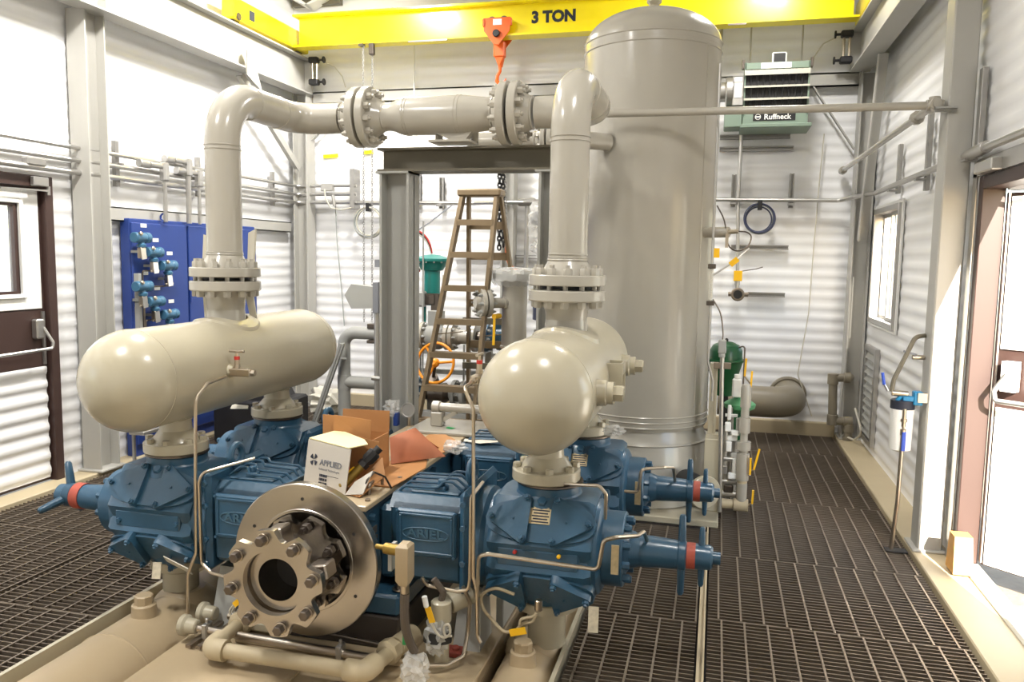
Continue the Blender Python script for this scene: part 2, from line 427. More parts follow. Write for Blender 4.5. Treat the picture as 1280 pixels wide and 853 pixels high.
def right_door():
    t = thing('door_2', (XR, 4.4, 0), None, None, kind='structure'); X = XR
    fr = MB().box(X-.025, X+.09, 4.83, 4.90, .02, 2.17, .004).box(X-.025, X+.09, 3.60, 3.66, .02, 2.17, .004).box(X-.025, X+.09, 3.66, 4.83, 2.10, 2.17, .004)
    part(fr, 'door_frame', 'brown', t)
    part(MB().box(X-.04, X-.03, 4.895, 4.96, .02, 2.24).box(X-.04, X-.03, 3.56, 4.96, 2.17, 2.26), 'frame_flashing', 'alu', t)
    part(MB().box(X+.0, X+.10, 3.66, 4.83, -.1, .04, .01), 'threshold', 'offwhite', t)
    part(MB().box(X+.092, X+.10, 4.79, 4.828, .06, 2.08), 'hinge_strip', 'alu', t)
    # leaf hinged at the far jamb, standing half open to the outside
    A = math.radians(47); u = V(math.sin(A), -math.cos(A), 0); n = V(-math.cos(A), -math.sin(A), 0); O = V(X+.105, 4.825, 0)
    def P(a, z, d=0.): p = O+u*a+n*d; return V(p.x, p.y, z)
    def slab(mb, a0, a1, z0, z1, d0, d1): return mb.hull([P(a, z, d) for a in (a0, a1) for z in (z0, z1) for d in (d0, d1)])
    W = 1.12; lf = MB()
    for r in ((.0, .03, .04, 2.08), (W-.07, W, .04, 2.08), (.03, W-.07, 1.98, 2.08), (.03, W-.07, .93, 1.25), (.03, W-.07, .04, .12)): slab(lf, *r, -.045, 0)
    leaf = part(lf, 'door_leaf', 'brown', t)
    part(slab(MB(), .02, W-.05, .05, .93, -.04, .012), 'lower_panel', 'white', leaf)
    up = MB()
    for r in ((.02, .15, 1.25, 2.06), (W-.15, W-.05, 1.25, 2.06), (.15, W-.15, 1.95, 2.06), (.15, W-.15, 1.25, 1.38)): slab(up, *r, -.04, .012)
    part(up, 'upper_panel', 'white', leaf)
    part(slab(MB(), .15, W-.15, 1.38, 1.95, -.02, -.014), 'pane', 'glass', leaf)
    e = part(slab(MB(), .06, .13, 1.03, 1.19, .012, .07), 'exit_device', 'white', leaf)
    part(MB().tube(fillet([P(.09, 1.12, .07), P(.05, 1.03, .11), P(.06, .98, .11), P(.75, .98, .11)], .02), .014, 8), 'push_bar', 'alu', leaf)
    part(MB().hull([P(a, z, d) for a in (.01, .12) for z in (2.09, 2.14) for d in (-.02, .05)]), 'closer_bracket', 'alu', t)
    part(MB().beam((X-.045, 4.55, 2.2), P(.35, 2.12, .05), .03, .012), 'closer_arm', 'alu', t)
    cb = part(MB().box(X-.09, X-.025, 4.50, 4.78, 2.17, 2.23, .006), 'door_closer', 'alu', t)
right_door()
# louvre vent low in the right wall
t = thing('wall_vent', (XR, 7.62, .1), 'low grey framed louvre vent in right wall under the window', 'vent')
fr = MB()
for r in ((7.36, 7.41, .1, .96), (7.83, 7.88, .1, .96), (7.41, 7.83, .91, .96), (7.41, 7.83, .1, .15)): fr.box(XR-.045, XR-.005, *r, .003)
part(fr, 'frame', 'alu', t)
part(MB().box(XR-.02, XR-.012, 7.41, 7.83, .15, .91), 'backing', 'steelgrey', t)
for k in range(11): part(MB().hull([(XR-.042, 7.41, .17+k*.067), (XR-.042, 7.83, .17+k*.067), (XR-.018, 7.41, .215+k*.067), (XR-.018, 7.83, .215+k*.067), (XR-.016, 7.41, .21+k*.067), (XR-.016, 7.83, .21+k*.067)]), 'slat', 'steelgrey', t)

# ================================================================== STEEL FRAME OF THE BUILDING
def column(name, x0, x1, y0, y1, z1, label, base=True):
    t = thing(name, ((x0+x1)/2, (y0+y1)/2, 0), label, 'column')
    mb = MB(); s = .012
    mb.box(x0, x1, y0, y0+s, 0.02, z1).box(x0, x1, y1-s, y1, .02, z1).box((x0+x1)/2-.005, (x0+x1)/2+.005, y0+s, y1-s, .02, z1)
    part(mb, 'shaft', 'building', t)
    part(MB().box(x0-.03, x1+.03, y0-.03, y1+.03, .022, .04, .004), 'base_plate', 'building', t)
    return t
def column_x(name, x0, x1, y0, y1, z1, label):          # flanges face the side walls
    t = thing(name, ((x0+x1)/2, (y0+y1)/2, 0), label, 'column'); mb = MB(); s = .014
    mb.box(x0, x0+s, y0, y1, .02, z1).box(x1-s, x1, y0, y1, .02, z1).box(x0+s, x1-s, (y0+y1)/2-.005, (y0+y1)/2+.005, .02, z1)
    part(mb, 'shaft', 'building', t)
    part(MB().box(x0-.02, x1+.02, y0-.03, y1+.03, .022, .04, .004), 'base_plate', 'building', t)
    return t
column('steel_column', -4.63, -4.47, 5.0, 5.2, 3.43, 'pale grey steel column on left wall between brown door and blue cabinet')
def box_column(x0, x1, y0, y1, z1, label):
    t = thing('steel_column', ((x0+x1)/2, (y0+y1)/2, 0), label, 'column')
    part(MB().box(x0, x1, y0, y1, .02, z1, .008), 'shaft', 'building', t)
    part(MB().box(x0-.03, x1+.02, y0-.03, y1+.03, .022, .036, .004), 'base_plate', 'building', t)
box_column(1.2, 1.335, 5.0, 5.17, 3.43, 'grey steel column beside open right door, sunlit white at its foot')
column_x('steel_column', -4.56, -4.39, 8.07, 8.25, 3.43, 'steel column in the back left corner behind the conduits')
column_x('steel_column', 1.20, 1.36, 8.05, 8.24, 3.43, 'steel column in the back right corner beside unit heater')
def runway(name, x, z0, z1, label, sgn):
    t = thing(name, (x, 3, z0), label, 'beam')
    part(hbeam(MB(), (x, -2.4, (z0+z1)/2), (x, 8.12, (z0+z1)/2), z1-z0, .17, .014, .010, (0, 0, 1)), 'beam', 'building', t)
    part(MB().box(x-.09, x+.09, 8.12, 8.135, z0, z1), 'end_plate', 'building', t)
    for y in (2.0, 5.1): part(MB().box(x-.08, x+.08, y-.006, y+.006, z0+.014, z1-.014), 'stiffener', 'building', t)
    return t
t = runway('runway_beam', -4.44, 3.42, 3.79, 'grey crane runway beam along the left wall', 1)
part(MB().hull([(x, y, z) for x in (-4.352, -4.34) for y, z in ((6.86, 3.36), (6.98, 3.36), (7.12, 3.25), (6.96, 3.58), (6.92, 3.62), (6.87, 3.58))]), 'gusset', 'building', t)
runway('runway_beam', 1.19, 3.44, 3.80, 'grey crane runway beam along the right wall', -1)
# knee braces
t = thing('knee_brace', (-4.5, 7.2, 2.6), 'diagonal steel brace from corner column to left runway beam', 'brace')
part(MB().beam((-4.47, 6.98, 3.38), (-4.47, 8.05, 2.62), .07, .012, (1, 0, 0)).beam((-4.5, 6.98, 3.38), (-4.5, 8.05, 2.62), .012, .07, (1, 0, 0)), 'angle', 'building', t)
t = thing('knee_brace', (1.25, 7.4, 2.3), 'long grey angle brace against the back right corner column', 'brace')
part(MB().beam((1.27, 7.45, 3.44), (1.27, 7.95, 1.9), .012, .08, (1, 0, 0)).beam((1.235, 7.45, 3.44), (1.235, 7.95, 1.9), .08, .012, (1, 0, 0)), 'angle', 'building', t)
# back wall girt and side girts
solo(MB().box(-4.38, 1.2, 8.20, 8.215, 3.33, 3.46).box(-4.38, 1.2, 8.2, 8.27, 3.445, 3.46).box(-4.38, 1.2, 8.2, 8.27, 3.33, 3.345), 'wall_girt', 'building', 'long grey channel girt across the back wall under yellow crane', 'girt')
solo(MB().box(-4.60, -4.585, 5.21, 8.06, 1.93, 2.04).box(-4.63, -4.585, 5.21, 8.06, 2.03, 2.04).box(-4.63, -4.585, 5.21, 8.06, 1.93, 1.94), 'wall_girt', 'building', 'grey channel girt on left wall just above the blue cabinet', 'girt')
solo(MB().beam((.80, 8.19, 3.33), (1.19, 8.19, 2.75), .012, .06, (0, 1, 0)), 'wall_brace', 'building', 'thin diagonal flat brace right of the unit heater', 'brace')
solo(MB().beam((-4.38, 8.19, 2.95), (-3.95, 8.19, 3.33), .012, .05, (0, 1, 0)), 'wall_brace', 'building', 'short diagonal flat brace from back left corner column', 'brace')

# ---------------- ceiling luminaires (out of the frame above)
def luminaire(x, y, z, tilt, watts, label):              # tilt about the y axis: the lens looks down and toward -x for tilt > 0
    t = thing('hanging_luminaire', (x, y, z), label, 'lamp'); R_ = Matrix.Rotation(tilt, 4, 'Y'); M = Matrix.Translation((x, y, z)) @ R_
    part(MB().box(-.20, .20, -.28, .28, .0, .06, .01).xf(M), 'housing', 'white', t)
    part(MB().tube([(x, y, z+.02), (x, y, ZC)], .012, 8), 'hanger', 'alu', t)
    for i in range(3):
        for j in range(4):
            l = bpy.data.lights.new('diode_cluster', 'AREA'); l.shape = 'DISK'; l.size = .06; l.energy = watts; l.color = (1, .97, .93)
            o = bpy.data.objects.new('diode_cluster', l); COL.objects.link(o); o.parent = t
            o.matrix_basis = R_ @ Matrix.Translation((-.13+.13*i, -.21+.14*j, -.006))
for x, y, z, tl, wt, lb in ((-3.0, 1.4, 4.4, .25, LAMP_L, 'near end of the left row'), (-3.0, 4.2, 4.4, .25, LAMP_L, 'middle of the left row'), (-3.1, 6.85, 4.4, .25, LAMP_L, 'far end of the left row'),
                         (.1, 2.2, 4.4, .25, LAMP_R, 'near end of the right row'), (.4, 6.7, 4.4, .25, LAMP_R, 'far end of the right row')):
    luminaire(x, y, z, tl, wt, 'white LED luminaire hung at the %s' % lb)

# ---------------- overhead crane
t = thing('crane_bridge', (-1.6, 7.78, 3.8), 'yellow overhead crane bridge girder marked 3 TON', 'crane')
g = MB().box(-4.30, 1.06, 7.775, 7.79, 3.83, 4.13).box(-4.34, 1.10, 7.70, 7.865, 3.815, 3.832).box(-4.34, 1.1, 7.70, 7.865, 4.12, 4.14)
part(g, 'girder', 'yellow', t)
for x, y0, y1 in ((-4.44, 6.72, 8.1), (1.19, 6.75, 8.1)):
    e = part(MB().box(x-.07, x+.07, y0, y1, 3.835, 4.03, .012), 'end_truck', 'yellow', t)
    for yy in (y0+.09, y1-.12): part(MB().rod((x-.03, yy, 3.852), (x+.03, yy, 3.852), .06, .01, 24), 'wheel', 'darksteel', e)
    for yy in (y0+.06,): part(MB().rod((x+(.07 if x < 0 else -.085), yy, 3.86), (x+(.085 if x < 0 else -.07), yy, 3.86), .035, .004, 16), 'wheel_cap', 'darksteel', e)
    sx = x+(.071 if x < 0 else -.074)
    part(MB().box(sx, sx+.003, y0+.24, y0+.33, 3.88, 3.97), 'decal', 'print', e)
tx = text_mb('3 TON', .145, .001, (-1.615, 7.7735, 3.985), (1, 0, 0), (0, 0, 1), .0075)
part(tx, 'lettering', 'print', t, 'black 3 TON lettering', smooth=False)
part(MB().box(-3.07, -2.66, 7.70, 7.71, 3.80, 3.815).box(.0, .16, 7.70, 7.71, 3.8, 3.815), 'stop_bar', 'darksteel', t)
# push trolley
t = thing('hoist_trolley', (-2.145, 7.78, 3.3), 'orange push trolley with hook hanging from the yellow crane', 'trolley')
def trolley_plate(y):
    p = [(-.14, .12), (.13, .12), (.125, .0), (.02, -.13), (-.03, -.13), (-.135, .0)]
    return MB().prism(p, (-2.145, y, 3.86), (1, 0, 0), (0, 0, 1), (0, .014, 0))
fp = part(trolley_plate(7.672), 'side_plate', 'orange', t); part(trolley_plate(7.88), 'side_plate', 'orange', t)
part(MB().box(-2.185, -2.10, 7.667, 7.672, 3.91, 3.965), 'sticker', 'white', fp)
part(MB().rod((-2.15, 7.64, 3.83), (-2.15, 7.672, 3.83), .035, .006, 12), 'axle_nut', 'black', fp)
for x in (-2.205, -2.085): part(MB().rod((x, 7.69, 3.955), (x, 7.74, 3.955), .045, .006, 20), 'wheel', 'darksteel', t)
part(MB().box(-2.29, -2.27, 7.66, 7.69, 3.9, 3.97, .004).box(-2.02, -2.0, 7.66, 7.69, 3.9, 3.97, .004), 'bumper', 'orange', t)
part(MB().cyl((-2.145, 7.68, 3.77), (-2.145, 7.88, 3.77), .018), 'axle', 'darksteel', t)
part(MB().box(-2.20, -2.09, 7.74, 7.82, 3.63, 3.78, .01).hull([(-2.19, 7.75, 3.64), (-2.10, 7.75, 3.64), (-2.19, 7.81, 3.64), (-2.10, 7.81, 3.64), (-2.15, 7.76, 3.54), (-2.12, 7.8, 3.54)]), 'shackle', 'orange', t)
part(MB().tube([(-2.14, 7.78, 3.56), (-2.14, 7.78, 3.50), (-2.165, 7.78, 3.46), (-2.17, 7.78, 3.41), (-2.14, 7.78, 3.375), (-2.10, 7.78, 3.385), (-2.08, 7.78, 3.43)], [.02, .016, .018, .02, .018, .014, .008], 8), 'hook', 'orange', t)
# chains
def chain(name, mt, path, link, r, label, grp=None):
    mb = MB(); path = [Vector(p) for p in path]; i = 0
    for a, b in zip(path, path[1:]):
        d = (b-a); L = d.length; n = int(L/(link*.72)); u, v, w_ = basis(d)
        for k in range(n):
            c = a+d*((k+.5)/n); s = u if k % 2 else v
            pts = []
            for j in range(8):
                an = 2*PI*j/8; pts.append(c+w_*math.cos(an)*link*.5+s*math.sin(an)*link*.28)
            mb.tube(pts, r, 4, True)
    return solo(mb, name, mt, label, 'chain', grp)
chain('hand_chain', 'strut', [(-3.56, 7.72, 3.80), (-3.56, 7.72, 1.0)], .034, .0032, 'thin bright hand chain hanging from yellow crane, left strand')
chain('hand_chain', 'strut', [(-3.46, 7.72, 3.72), (-3.47, 7.72, 1.0)], .034, .0032, 'thin bright hand chain hanging from yellow crane, right strand')
solo(MB().box(-3.60, -3.55, 7.69, 7.75, 3.79, 3.815).box(-3.49, -3.44, 7.69, 7.75, 3.70, 3.815, .008), 'chain_guide', 'darksteel', 'small dark chain guide under crane girder above bright hand chains', 'bracket')
for k, dx in enumerate((-.012, .016)):
    chain('hoist_chain', 'black', [(-2.125+dx, 7.78, 3.385), (-2.105+dx*1.5, 7.78, 1.77+.03*k)], .06, .009, 'black load chain hanging from orange hook behind stepladder, %s strand' % ('left' if k == 0 else 'right'))
t = thing('chain_hook', (-2.03, 7.78, 1.5), 'small orange hook on a thin chain right of the black load chain', 'hook')
ch = chain('fine_chain', 'strut', [(-2.09, 7.78, 3.40), (-2.045, 7.78, 1.78)], .035, .0045, None); ch.parent = t; ch.location = ch.location-t.location; del ch['category']
part(MB().tube(smooth([(-2.045, 7.78, 1.80), (-2.035, 7.78, 1.70), (-2.01, 7.78, 1.62), (-1.97, 7.78, 1.58), (-1.93, 7.78, 1.56)]), .018, 8), 'hook', 'orange', t)
# ================================================================== VESSELS, PIPE RUN AND PORTAL
def flange(parent, c, ax, R, h, nb, br, mt='grey', hub=None, hubl=.07, hubr2=None, bolt_side=1, bmt='grey', a0=.2, bh=.03):
    """disc flange from c along ax (thickness h), weld-neck hub beyond it, nuts on its outer face"""
    ax = Vector(ax).normalized(); c = Vector(c)
    pr_ = [(0, .02), (0, R-.004), (.004, R), (h-.004, R), (h, R-.004)]
    if hub: pr_ += [(h, hub), (h+.008, hub-.006), (h+hubl, hubr2), (h+hubl+.006, hubr2+.003), (h+hubl+.012, hubr2)]
    o = part(MB().lathe(c, ax, pr_, 40), 'flange', mt, parent)
    bolts(o, circ(c+ax*h, ax, R*.80, nb, a0), ax, br, bh, bmt, .014)
    return o
# --- big vertical vessel
VX, VY, VR = -.49, 5.7, .46
t = thing('scrubber_vessel', (VX, VY, 0), 'tall grey vertical pressure vessel with domed top behind right pulsation bottle', 'vessel')
part(MB().lathe((VX, VY, 0), (0, 0, 1), [(.56, VR-.01), (.60, VR), (3.10, VR)], 72), 'shell', 'grey', t)
part(MB().lathe((VX, VY, 3.10), (0, 0, 1), [(0, VR+.001), (.03, VR+.001)]+[(.03+.245*math.sin(a*PI/24), VR*math.cos(a*PI/24)) for a in range(13)], 72), 'head', 'grey', t)
for z in (3.075, 3.135, .585, .62, .655): part(MB().torus((VX, VY, z), (0, 0, 1), VR+.0005, .0055, 72, 6), 'weld_seam', 'grey', t)
part(MB().tube([(VX+VR*math.cos(-.62), VY+VR*math.sin(-.62), z) for z in (.66, 1.8, 3.07)], .005, 6), 'weld_seam', 'grey', t)
sk = part(MB().lathe((VX, VY, 0), (0, 0, 1), [(.05, VR+.012), (.46, VR+.012), (.475, VR+.004), (.5, VR-.012), (.57, VR-.03)], 72), 'skirt', 'grey', t)
part(MB().torus((VX, VY, .47), (0, 0, 1), VR+.012, .008, 72, 6), 'weld_seam', 'grey', t)
part(MB().box(-1.0, .07, 5.12, 6.3, .0, .045, .006), 'base_plate', 'cream', t)
for x in (-.41, -.75): part(MB().box(x, x+.012, 5.16, 5.3, .045, .36, .002), 'gusset', 'cream', t)
part(MB().lathe((VX, VY, 3.36), (0, 0, 1), [(0, .05), (.02, .035), (.05, .03), (.07, .05), (.09, .05)], 20), 'top_nozzle', 'cream', t)
part(MB().rod((VX+VR*.85, VY-.22, 1.88), (VX+VR*.85+.16, VY-.3, 1.88), .035), 'instrument_nozzle', 'grey', t)
part(MB().cyl((-.12, 5.23, .25), (-.02, 5.05, .25), .05).ring((-.03, 5.07, .25), (.49, -.87, 0), .105, .04, .03), 'drain_flange', 'cream', t)
part(MB().rod((-.08, 5.16, .25), (-.15, 5.28, .25), .08), 'drain_boss', 'black', t)

# --- pulsation bottles
def bottle(label, x, z, r, ya, yb, nz_y, noz, fz, top_y, top_x, repad=True):
    t = thing('pulsation_bottle', (x, (ya+yb)/2, fz), label, 'vessel'); hd = r*.9
    pf = [(-hd*math.cos(k*PI/28), r*math.sin(k*PI/28)) for k in range(15)]
    pf = pf[:-1]+[(0, r)]+[(yb-ya, r)]+[(yb-ya+hd*math.sin(k*PI/28), r*math.cos(k*PI/28)) for k in range(1, 15)]
    part(MB().lathe((x, ya, z), (0, 1, 0), pf, 64), 'shell', 'cream', t)
    for y in (ya, yb): part(MB().torus((x, y, z), (0, 1, 0), r-.002, .004, 64, 5), 'weld_seam', 'cream', t)
    # nozzles below with weld neck flanges onto the cylinders
    for y in nz_y:
        n = part(MB().lathe((noz, y, fz), (0, 0, 1), [(.052, .112), (.07, .1), (.10, .074), (.14, .07), (z-r*.75-fz, .07)], 32), 'nozzle', 'cream', t)
        f = part(MB().lathe((noz, y, fz), (0, 0, 1), [(0, .02), (0, .14), (.005, .145), (.045, .145), (.05, .14), (.052, .112), (.058, .1)], 40), 'flange', 'cream', t)
        bolts(f, circ((noz, y, fz+.049), (0, 0, 1), .124, 8, .3), (0, 0, 1), .019, .022, 'cream')
        part(MB().torus((noz, y, fz+.15), (0, 0, 1), .071, .005, 28, 6), 'weld_seam', 'cream', t)
    # top nozzle
    zt = z+r
    sad = MB(); N = 40; rings = []
    for rr, lift in ((.155, .0), (.15, .012), (.10, .014)):
        ring = []
        for k in range(N):
            a = 2*PI*k/N; dx = rr*math.cos(a); dy = rr*1.25*math.sin(a); zz = z+math.sqrt(max(.0001, (r+lift)**2-(top_x+dx-x)**2)); ring.append((top_x+dx, top_y+dy, zz))
        rings.append(ring)
    sad.add([p for q in rings for p in q], [(i*N+k, i*N+(k+1) % N, (i+1)*N+(k+1) % N, (i+1)*N+k) for i in range(2) for k in range(N)])
    part(sad, 'reinforcing_pad', 'cream', t)
    part(MB().lathe((top_x, top_y, 0), (0, 0, 1), [(zt-.09, .1), (zt+.01, .098), (zt+.05, .092), (1.43, .092)], 36), 'top_nozzle', 'grey', t)
    f = part(MB().lathe((top_x, top_y, 1.56), (0, 0, -1), [(0, .02), (0, .105), (.006, .17), (.01, .175), (.05, .175), (.056, .17), (.058, .12), (.10, .098), (.16, .092)], 44), 'top_flange', 'grey', t)
    part(MB().cyl((top_x, top_y, 1.56), (top_x, top_y, 1.575), .115, n=32), 'gasket', 'black', t)
    for q in circ((top_x, top_y, 1.555), (0, 0, 1), .143, 12, .13): part(MB().cyl(q, q+V(0, 0, .025), .012, n=8), 'stud', 'grey', f)
    bolts(f, circ((top_x, top_y, 1.504), (0, 0, 1), .143, 12, .13), (0, 0, -1), .021, .03, 'grey')
    return t
bl = bottle('left cream pulsation bottle lying over the left compressor cylinders', -2.45, 1.136, .225, 2.94, 4.39, (3.22, 4.12), -2.45, .765, 3.64, -2.45)
br_ = bottle('right cream pulsation bottle pointing at the camera over right cylinders', -.67, 1.154, .229, 3.03, 4.24, (3.27, 4.22), -.67, .765, 3.60, -.66)
# side connections of the right bottle: hex plugs
for y in (4.02, 3.16):
    b = part(MB().lathe((-.67+.21, y, 1.165), (1, 0, 0), [(0, .055), (.05, .052), (.055, .045), (.08, .045)], 28), 'threaded_boss', 'cream', br_)
    part(MB().lathe((-.38, y, 1.165), (1, 0, 0), [(0, .034), (.035, .034), (.04, .03)], 6), 'hex_plug', 'cream', b)
part(MB().box(-.46, -.385, 3.50, 3.51, 1.09, 1.24).box(-.46, -.385, 3.61, 3.62, 1.09, 1.24).box(-.395, -.385, 3.51, 3.61, 1.19, 1.24), 'nameplate_bracket', 'cream', br_)
# needle valves on both bottles
def needle(label, p, n, along):
    p = Vector(p); n = Vector(n).normalized(); al = Vector(along).normalized()
    t = thing('needle_valve', p, label, 'valve')
    part(MB().lathe(p, n, [(-.03, .045), (.0, .04), (.03, .028), (.05, .024)], 20), 'boss', 'cream', t)
    c = p+n*.07
    part(MB().obox(c+al*.02, (.055, .018, .018), al, n, .003), 'body', 'tubing', t)
    part(MB().cyl(c, c+V(0, 0, .06), .012, n=12).lathe(c+V(0, 0, .02), (0, 0, 1), [(0, .016), (.014, .016)], 6), 'bonnet', 'tubing', t)
    part(MB().cyl(c+V(0, 0, .06), c+V(0, 0, .075), .013, n=12), 'packing_collar', 'red', t)
    part(MB().cyl(c+V(0, 0, .075), c+V(0, 0, .10), .006, n=8).cyl(c+V(0, 0, .1)-al*.04, c+V(0, 0, .1)+al*.04, .007, n=8), 'tee_handle', 'tubing', t)
    part(MB().lathe(c+al*.075, al, [(0, .016), (.02, .016)], 6), 'plug', 'tubing', t)
needle('needle valve with tee handle on the side of left pulsation bottle', (-2.245, 3.33, 1.137), (1, -.25, 0), (1, 0, 0))
needle('needle valve with tee handle beside the right pulsation bottle', (-.885, 3.22, 1.19), (-1, -.2, 0), (0, -1, 0))

# --- pipe run above: left spool, middle spool, right spool
ZR, YR, PR = 2.49, 4.4, .088
t = thing('pipe_spool', (-2.45, 3.64, 1.56), 'grey riser pipe with big elbow standing on left pulsation bottle', 'pipe')
pth = fillet([(-2.45, 3.64, 1.66), (-2.45, 3.64, ZR), (-2.45, YR, ZR), (-2.16, YR, ZR)], .235, 12)
part(MB().tube(pth, PR, 36), 'pipe', 'grey', t)
flange(t, (-2.45, 3.64, 1.575), (0, 0, 1), .175, .048, 12, .021, hub=.125, hubl=.06, hubr2=PR+.002)
for p, d in (((-2.45, 3.64, 2.235), (0, 0, 1)), ((-2.45, 3.64, 2.215), (0, 0, 1)), ((-2.45, 3.64, 1.70), (0, 0, 1)), ((-2.45, 3.88, ZR), (0, 1, 0)), ((-2.45, 4.16, ZR), (0, 1, 0))):
    part(MB().torus(p, d, PR, .004, 36, 5), 'weld_seam', 'grey', t)
flange(t, (-2.03, YR, ZR), (-1, 0, 0), .172, .046, 12, .02, hub=.12, hubl=.06, hubr2=PR+.002)
t = thing('pipe_spool', (-1.58, YR, 2.33), 'swollen grey pipe body between two bolted flange pairs above the portal', 'pipe')
flange(t, (-2.012, YR, ZR), (1, 0, 0), .172, .046, 12, .02, hub=.125, hubl=.07, hubr2=.08)
flange(t, (-1.15, YR, ZR), (-1, 0, 0), .172, .046, 12, .02, hub=.125, hubl=.04, hubr2=.09)
part(MB().lathe((-1.90, YR, ZR), (1, 0, 0), [(0, .08), (.04, .08), (.07, .085), (.10, .098), (.125, .106), (.14, .108), (.46, .108), (.50, .106), (.56, .098), (.63, .09), (.68, .088)], 40), 'body', 'grey', t)
for x in (-2.03, -1.15): part(MB().cyl((x, YR, ZR), (x+.018, YR, ZR), .12, n=32), 'gasket', 'black', t)
for x in (-1.755, -1.74, -1.45, -1.43): part(MB().torus((x, YR, ZR), (1, 0, 0), .107, .004, 36, 5), 'weld_seam', 'grey', t)
part(MB().hull([(-1.60, YR-.03, 2.40), (-1.33, YR-.03, 2.43), (-1.60, YR+.03, 2.40), (-1.33, YR+.03, 2.43), (-1.48, YR-.03, 2.345), (-1.40, YR-.03, 2.345), (-1.48, YR+.03, 2.345), (-1.40, YR+.03, 2.345)])
     .box(-1.60, -1.36, YR-.08, YR+.1, 2.333, 2.345), 'saddle', 'grey', t)
for x, zt in ((-1.585, 2.40), (-1.37, 2.43)): part(MB().cyl((x, YR+.06, 2.346), (x, YR+.06, zt), .022), 'leveling_stud', 'grey', t)
t = thing('pipe_spool', (-.66, 3.6, 1.56), 'grey riser pipe with double elbow standing on right pulsation bottle', 'pipe')
pth = fillet([(-.66, 3.60, 1.66), (-.66, 3.60, ZR), (-.66, YR, ZR), (-1.0, YR, ZR)], .235, 12)
part(MB().tube(pth, PR, 36), 'pipe', 'grey', t)
flange(t, (-.66, 3.60, 1.575), (0, 0, 1), .175, .048, 12, .021, hub=.125, hubl=.06, hubr2=PR+.002)
for p, d in (((-.66, 3.6, 2.235), (0, 0, 1)), ((-.66, 3.6, 2.215), (0, 0, 1)), ((-.66, 3.6, 1.70), (0, 0, 1)), ((-.66, 3.6, 1.715), (0, 0, 1)), ((-.66, 3.86, ZR), (0, 1, 0)), ((-.66, 4.15, ZR), (0, 1, 0))):
    part(MB().torus(p, d, PR, .004, 36, 5), 'weld_seam', 'grey', t)
flange(t, (-1.132, YR, ZR), (1, 0, 0), .172, .046, 12, .02, hub=.12, hubl=.06, hubr2=PR+.002)
# bypass pipe behind
t = thing('bypass_pipe', (-1.1, 5.15, 2.3), 'smaller flanged grey pipe half hidden behind the right flange pair', 'pipe')
part(MB().tube(fillet([(-1.62, 5.15, 2.45), (-.9, 5.15, 2.45), (-.72, 5.3, 2.45)], .1), .055, 24), 'pipe', 'grey', t)
for s in (-1, 1): flange(t, (-1.09+s*.006, 5.15, 2.45), (s, 0, 0), .10, .03, 8, .015, hub=.075, hubl=.04, hubr2=.056, bh=.022)
# --- portal frame carrying the run
t = thing('pipe_support_portal', (-1.4, 4.56, .03), 'grey steel portal frame of wide beams carrying the overhead pipe', 'support')
part(hbeam(MB(), (-1.97, 4.56, 2.257), (-.80, 4.56, 2.257), .135, .20, .012, .010, (0, 0, 1)), 'header_beam', 'frame_olive', t)  # shade on the web is put into this darker olive colour
for x0, x1 in ((-1.96, -1.776), (-.995, -.81)):
    c = part(MB().box(x0, x0+.014, 4.47, 4.65, .03, 2.19).box(x1-.014, x1, 4.47, 4.65, .03, 2.19).box(x0, x1, 4.555, 4.567, .03, 2.19).box(x0-.02, x1+.0, 4.46, 4.66, 2.178, 2.19), 'post', 'steelgrey', t)
# --- rail pipe across and along to the back wall
t = thing('overhead_conduit', (.4, 5.07, 2.56), 'long thin grey pipe crossing in front of tall vessel and along right wall', 'pipe')
part(MB().tube([(-.95, 5.12, 2.6), (1.16, 5.06, 2.583)], .023, 14), 'pipe', 'grey', t)
part(MB().tube([(1.14, 4.99, 2.583), (1.10, 8.2, 2.555)], .021, 14), 'pipe', 'grey', t)
part(MB().rod((1.10, 5.06, 2.583), (1.19, 5.06, 2.583), .034).rod((1.14, 5.0, 2.583), (1.14, 5.14, 2.583), .034).rod((1.14, 5.05, 2.56), (1.14, 5.05, 2.63), .03), 'tee', 'grey', t)
part(MB().lathe((1.138, 5.42, 2.58), (0, 1, 0), [(0, .026), (.01, .042), (.05, .042), (.06, .026)], 10), 'union', 'grey', t)
part(MB().box(1.13, 1.24, 4.985, 4.999, 2.535, 2.56).box(1.13, 1.24, 4.96, 4.999, 2.55, 2.56), 'bracket', 'steelgrey', t)
part(MB().rod((1.10, 8.13, 2.555), (1.10, 8.22, 2.555), .036), 'wall_coupling', 'grey', t)
# ================================================================== COMPRESSOR
XC, ZA = -1.555, .49
t = thing('compressor_crankcase', (XC, 3.75, .03), 'blue compressor crankcase block with beige top cover', 'compressor')
fr = MB().box(-1.742, -1.36, 2.95, 4.45, .20, .655, .02)
case = part(fr, 'crankcase', 'blue2', t)
part(MB().box(-1.92, -1.225, 2.98, 4.43, .20, .29, .012), 'base_foot', 'blue2', t)
part(MB().box(-1.94, -1.22, 2.97, 4.44, .06, .20, .006), 'sole_block', 'darkplate', t)
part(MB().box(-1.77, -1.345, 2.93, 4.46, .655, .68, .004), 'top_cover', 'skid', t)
part(MB().box(-1.70, -1.27, 4.25, 4.62, .681, .70, .004), 'lube_tray', 'grey', t)
bolts(t, [(-1.37, y, .68) for y in (3.0, 3.35, 3.7, 4.05)]+[(-1.6, 2.955, .68)], (0, 0, 1), .012, .01, 'galv')
h = MB().tube(fillet([(-1.40, 3.08, .68), (-1.40, 3.08, .725), (-1.40, 3.22, .725), (-1.40, 3.22, .68)], .02), .008, 8)
part(h, 'lifting_handle', 'galv', t)
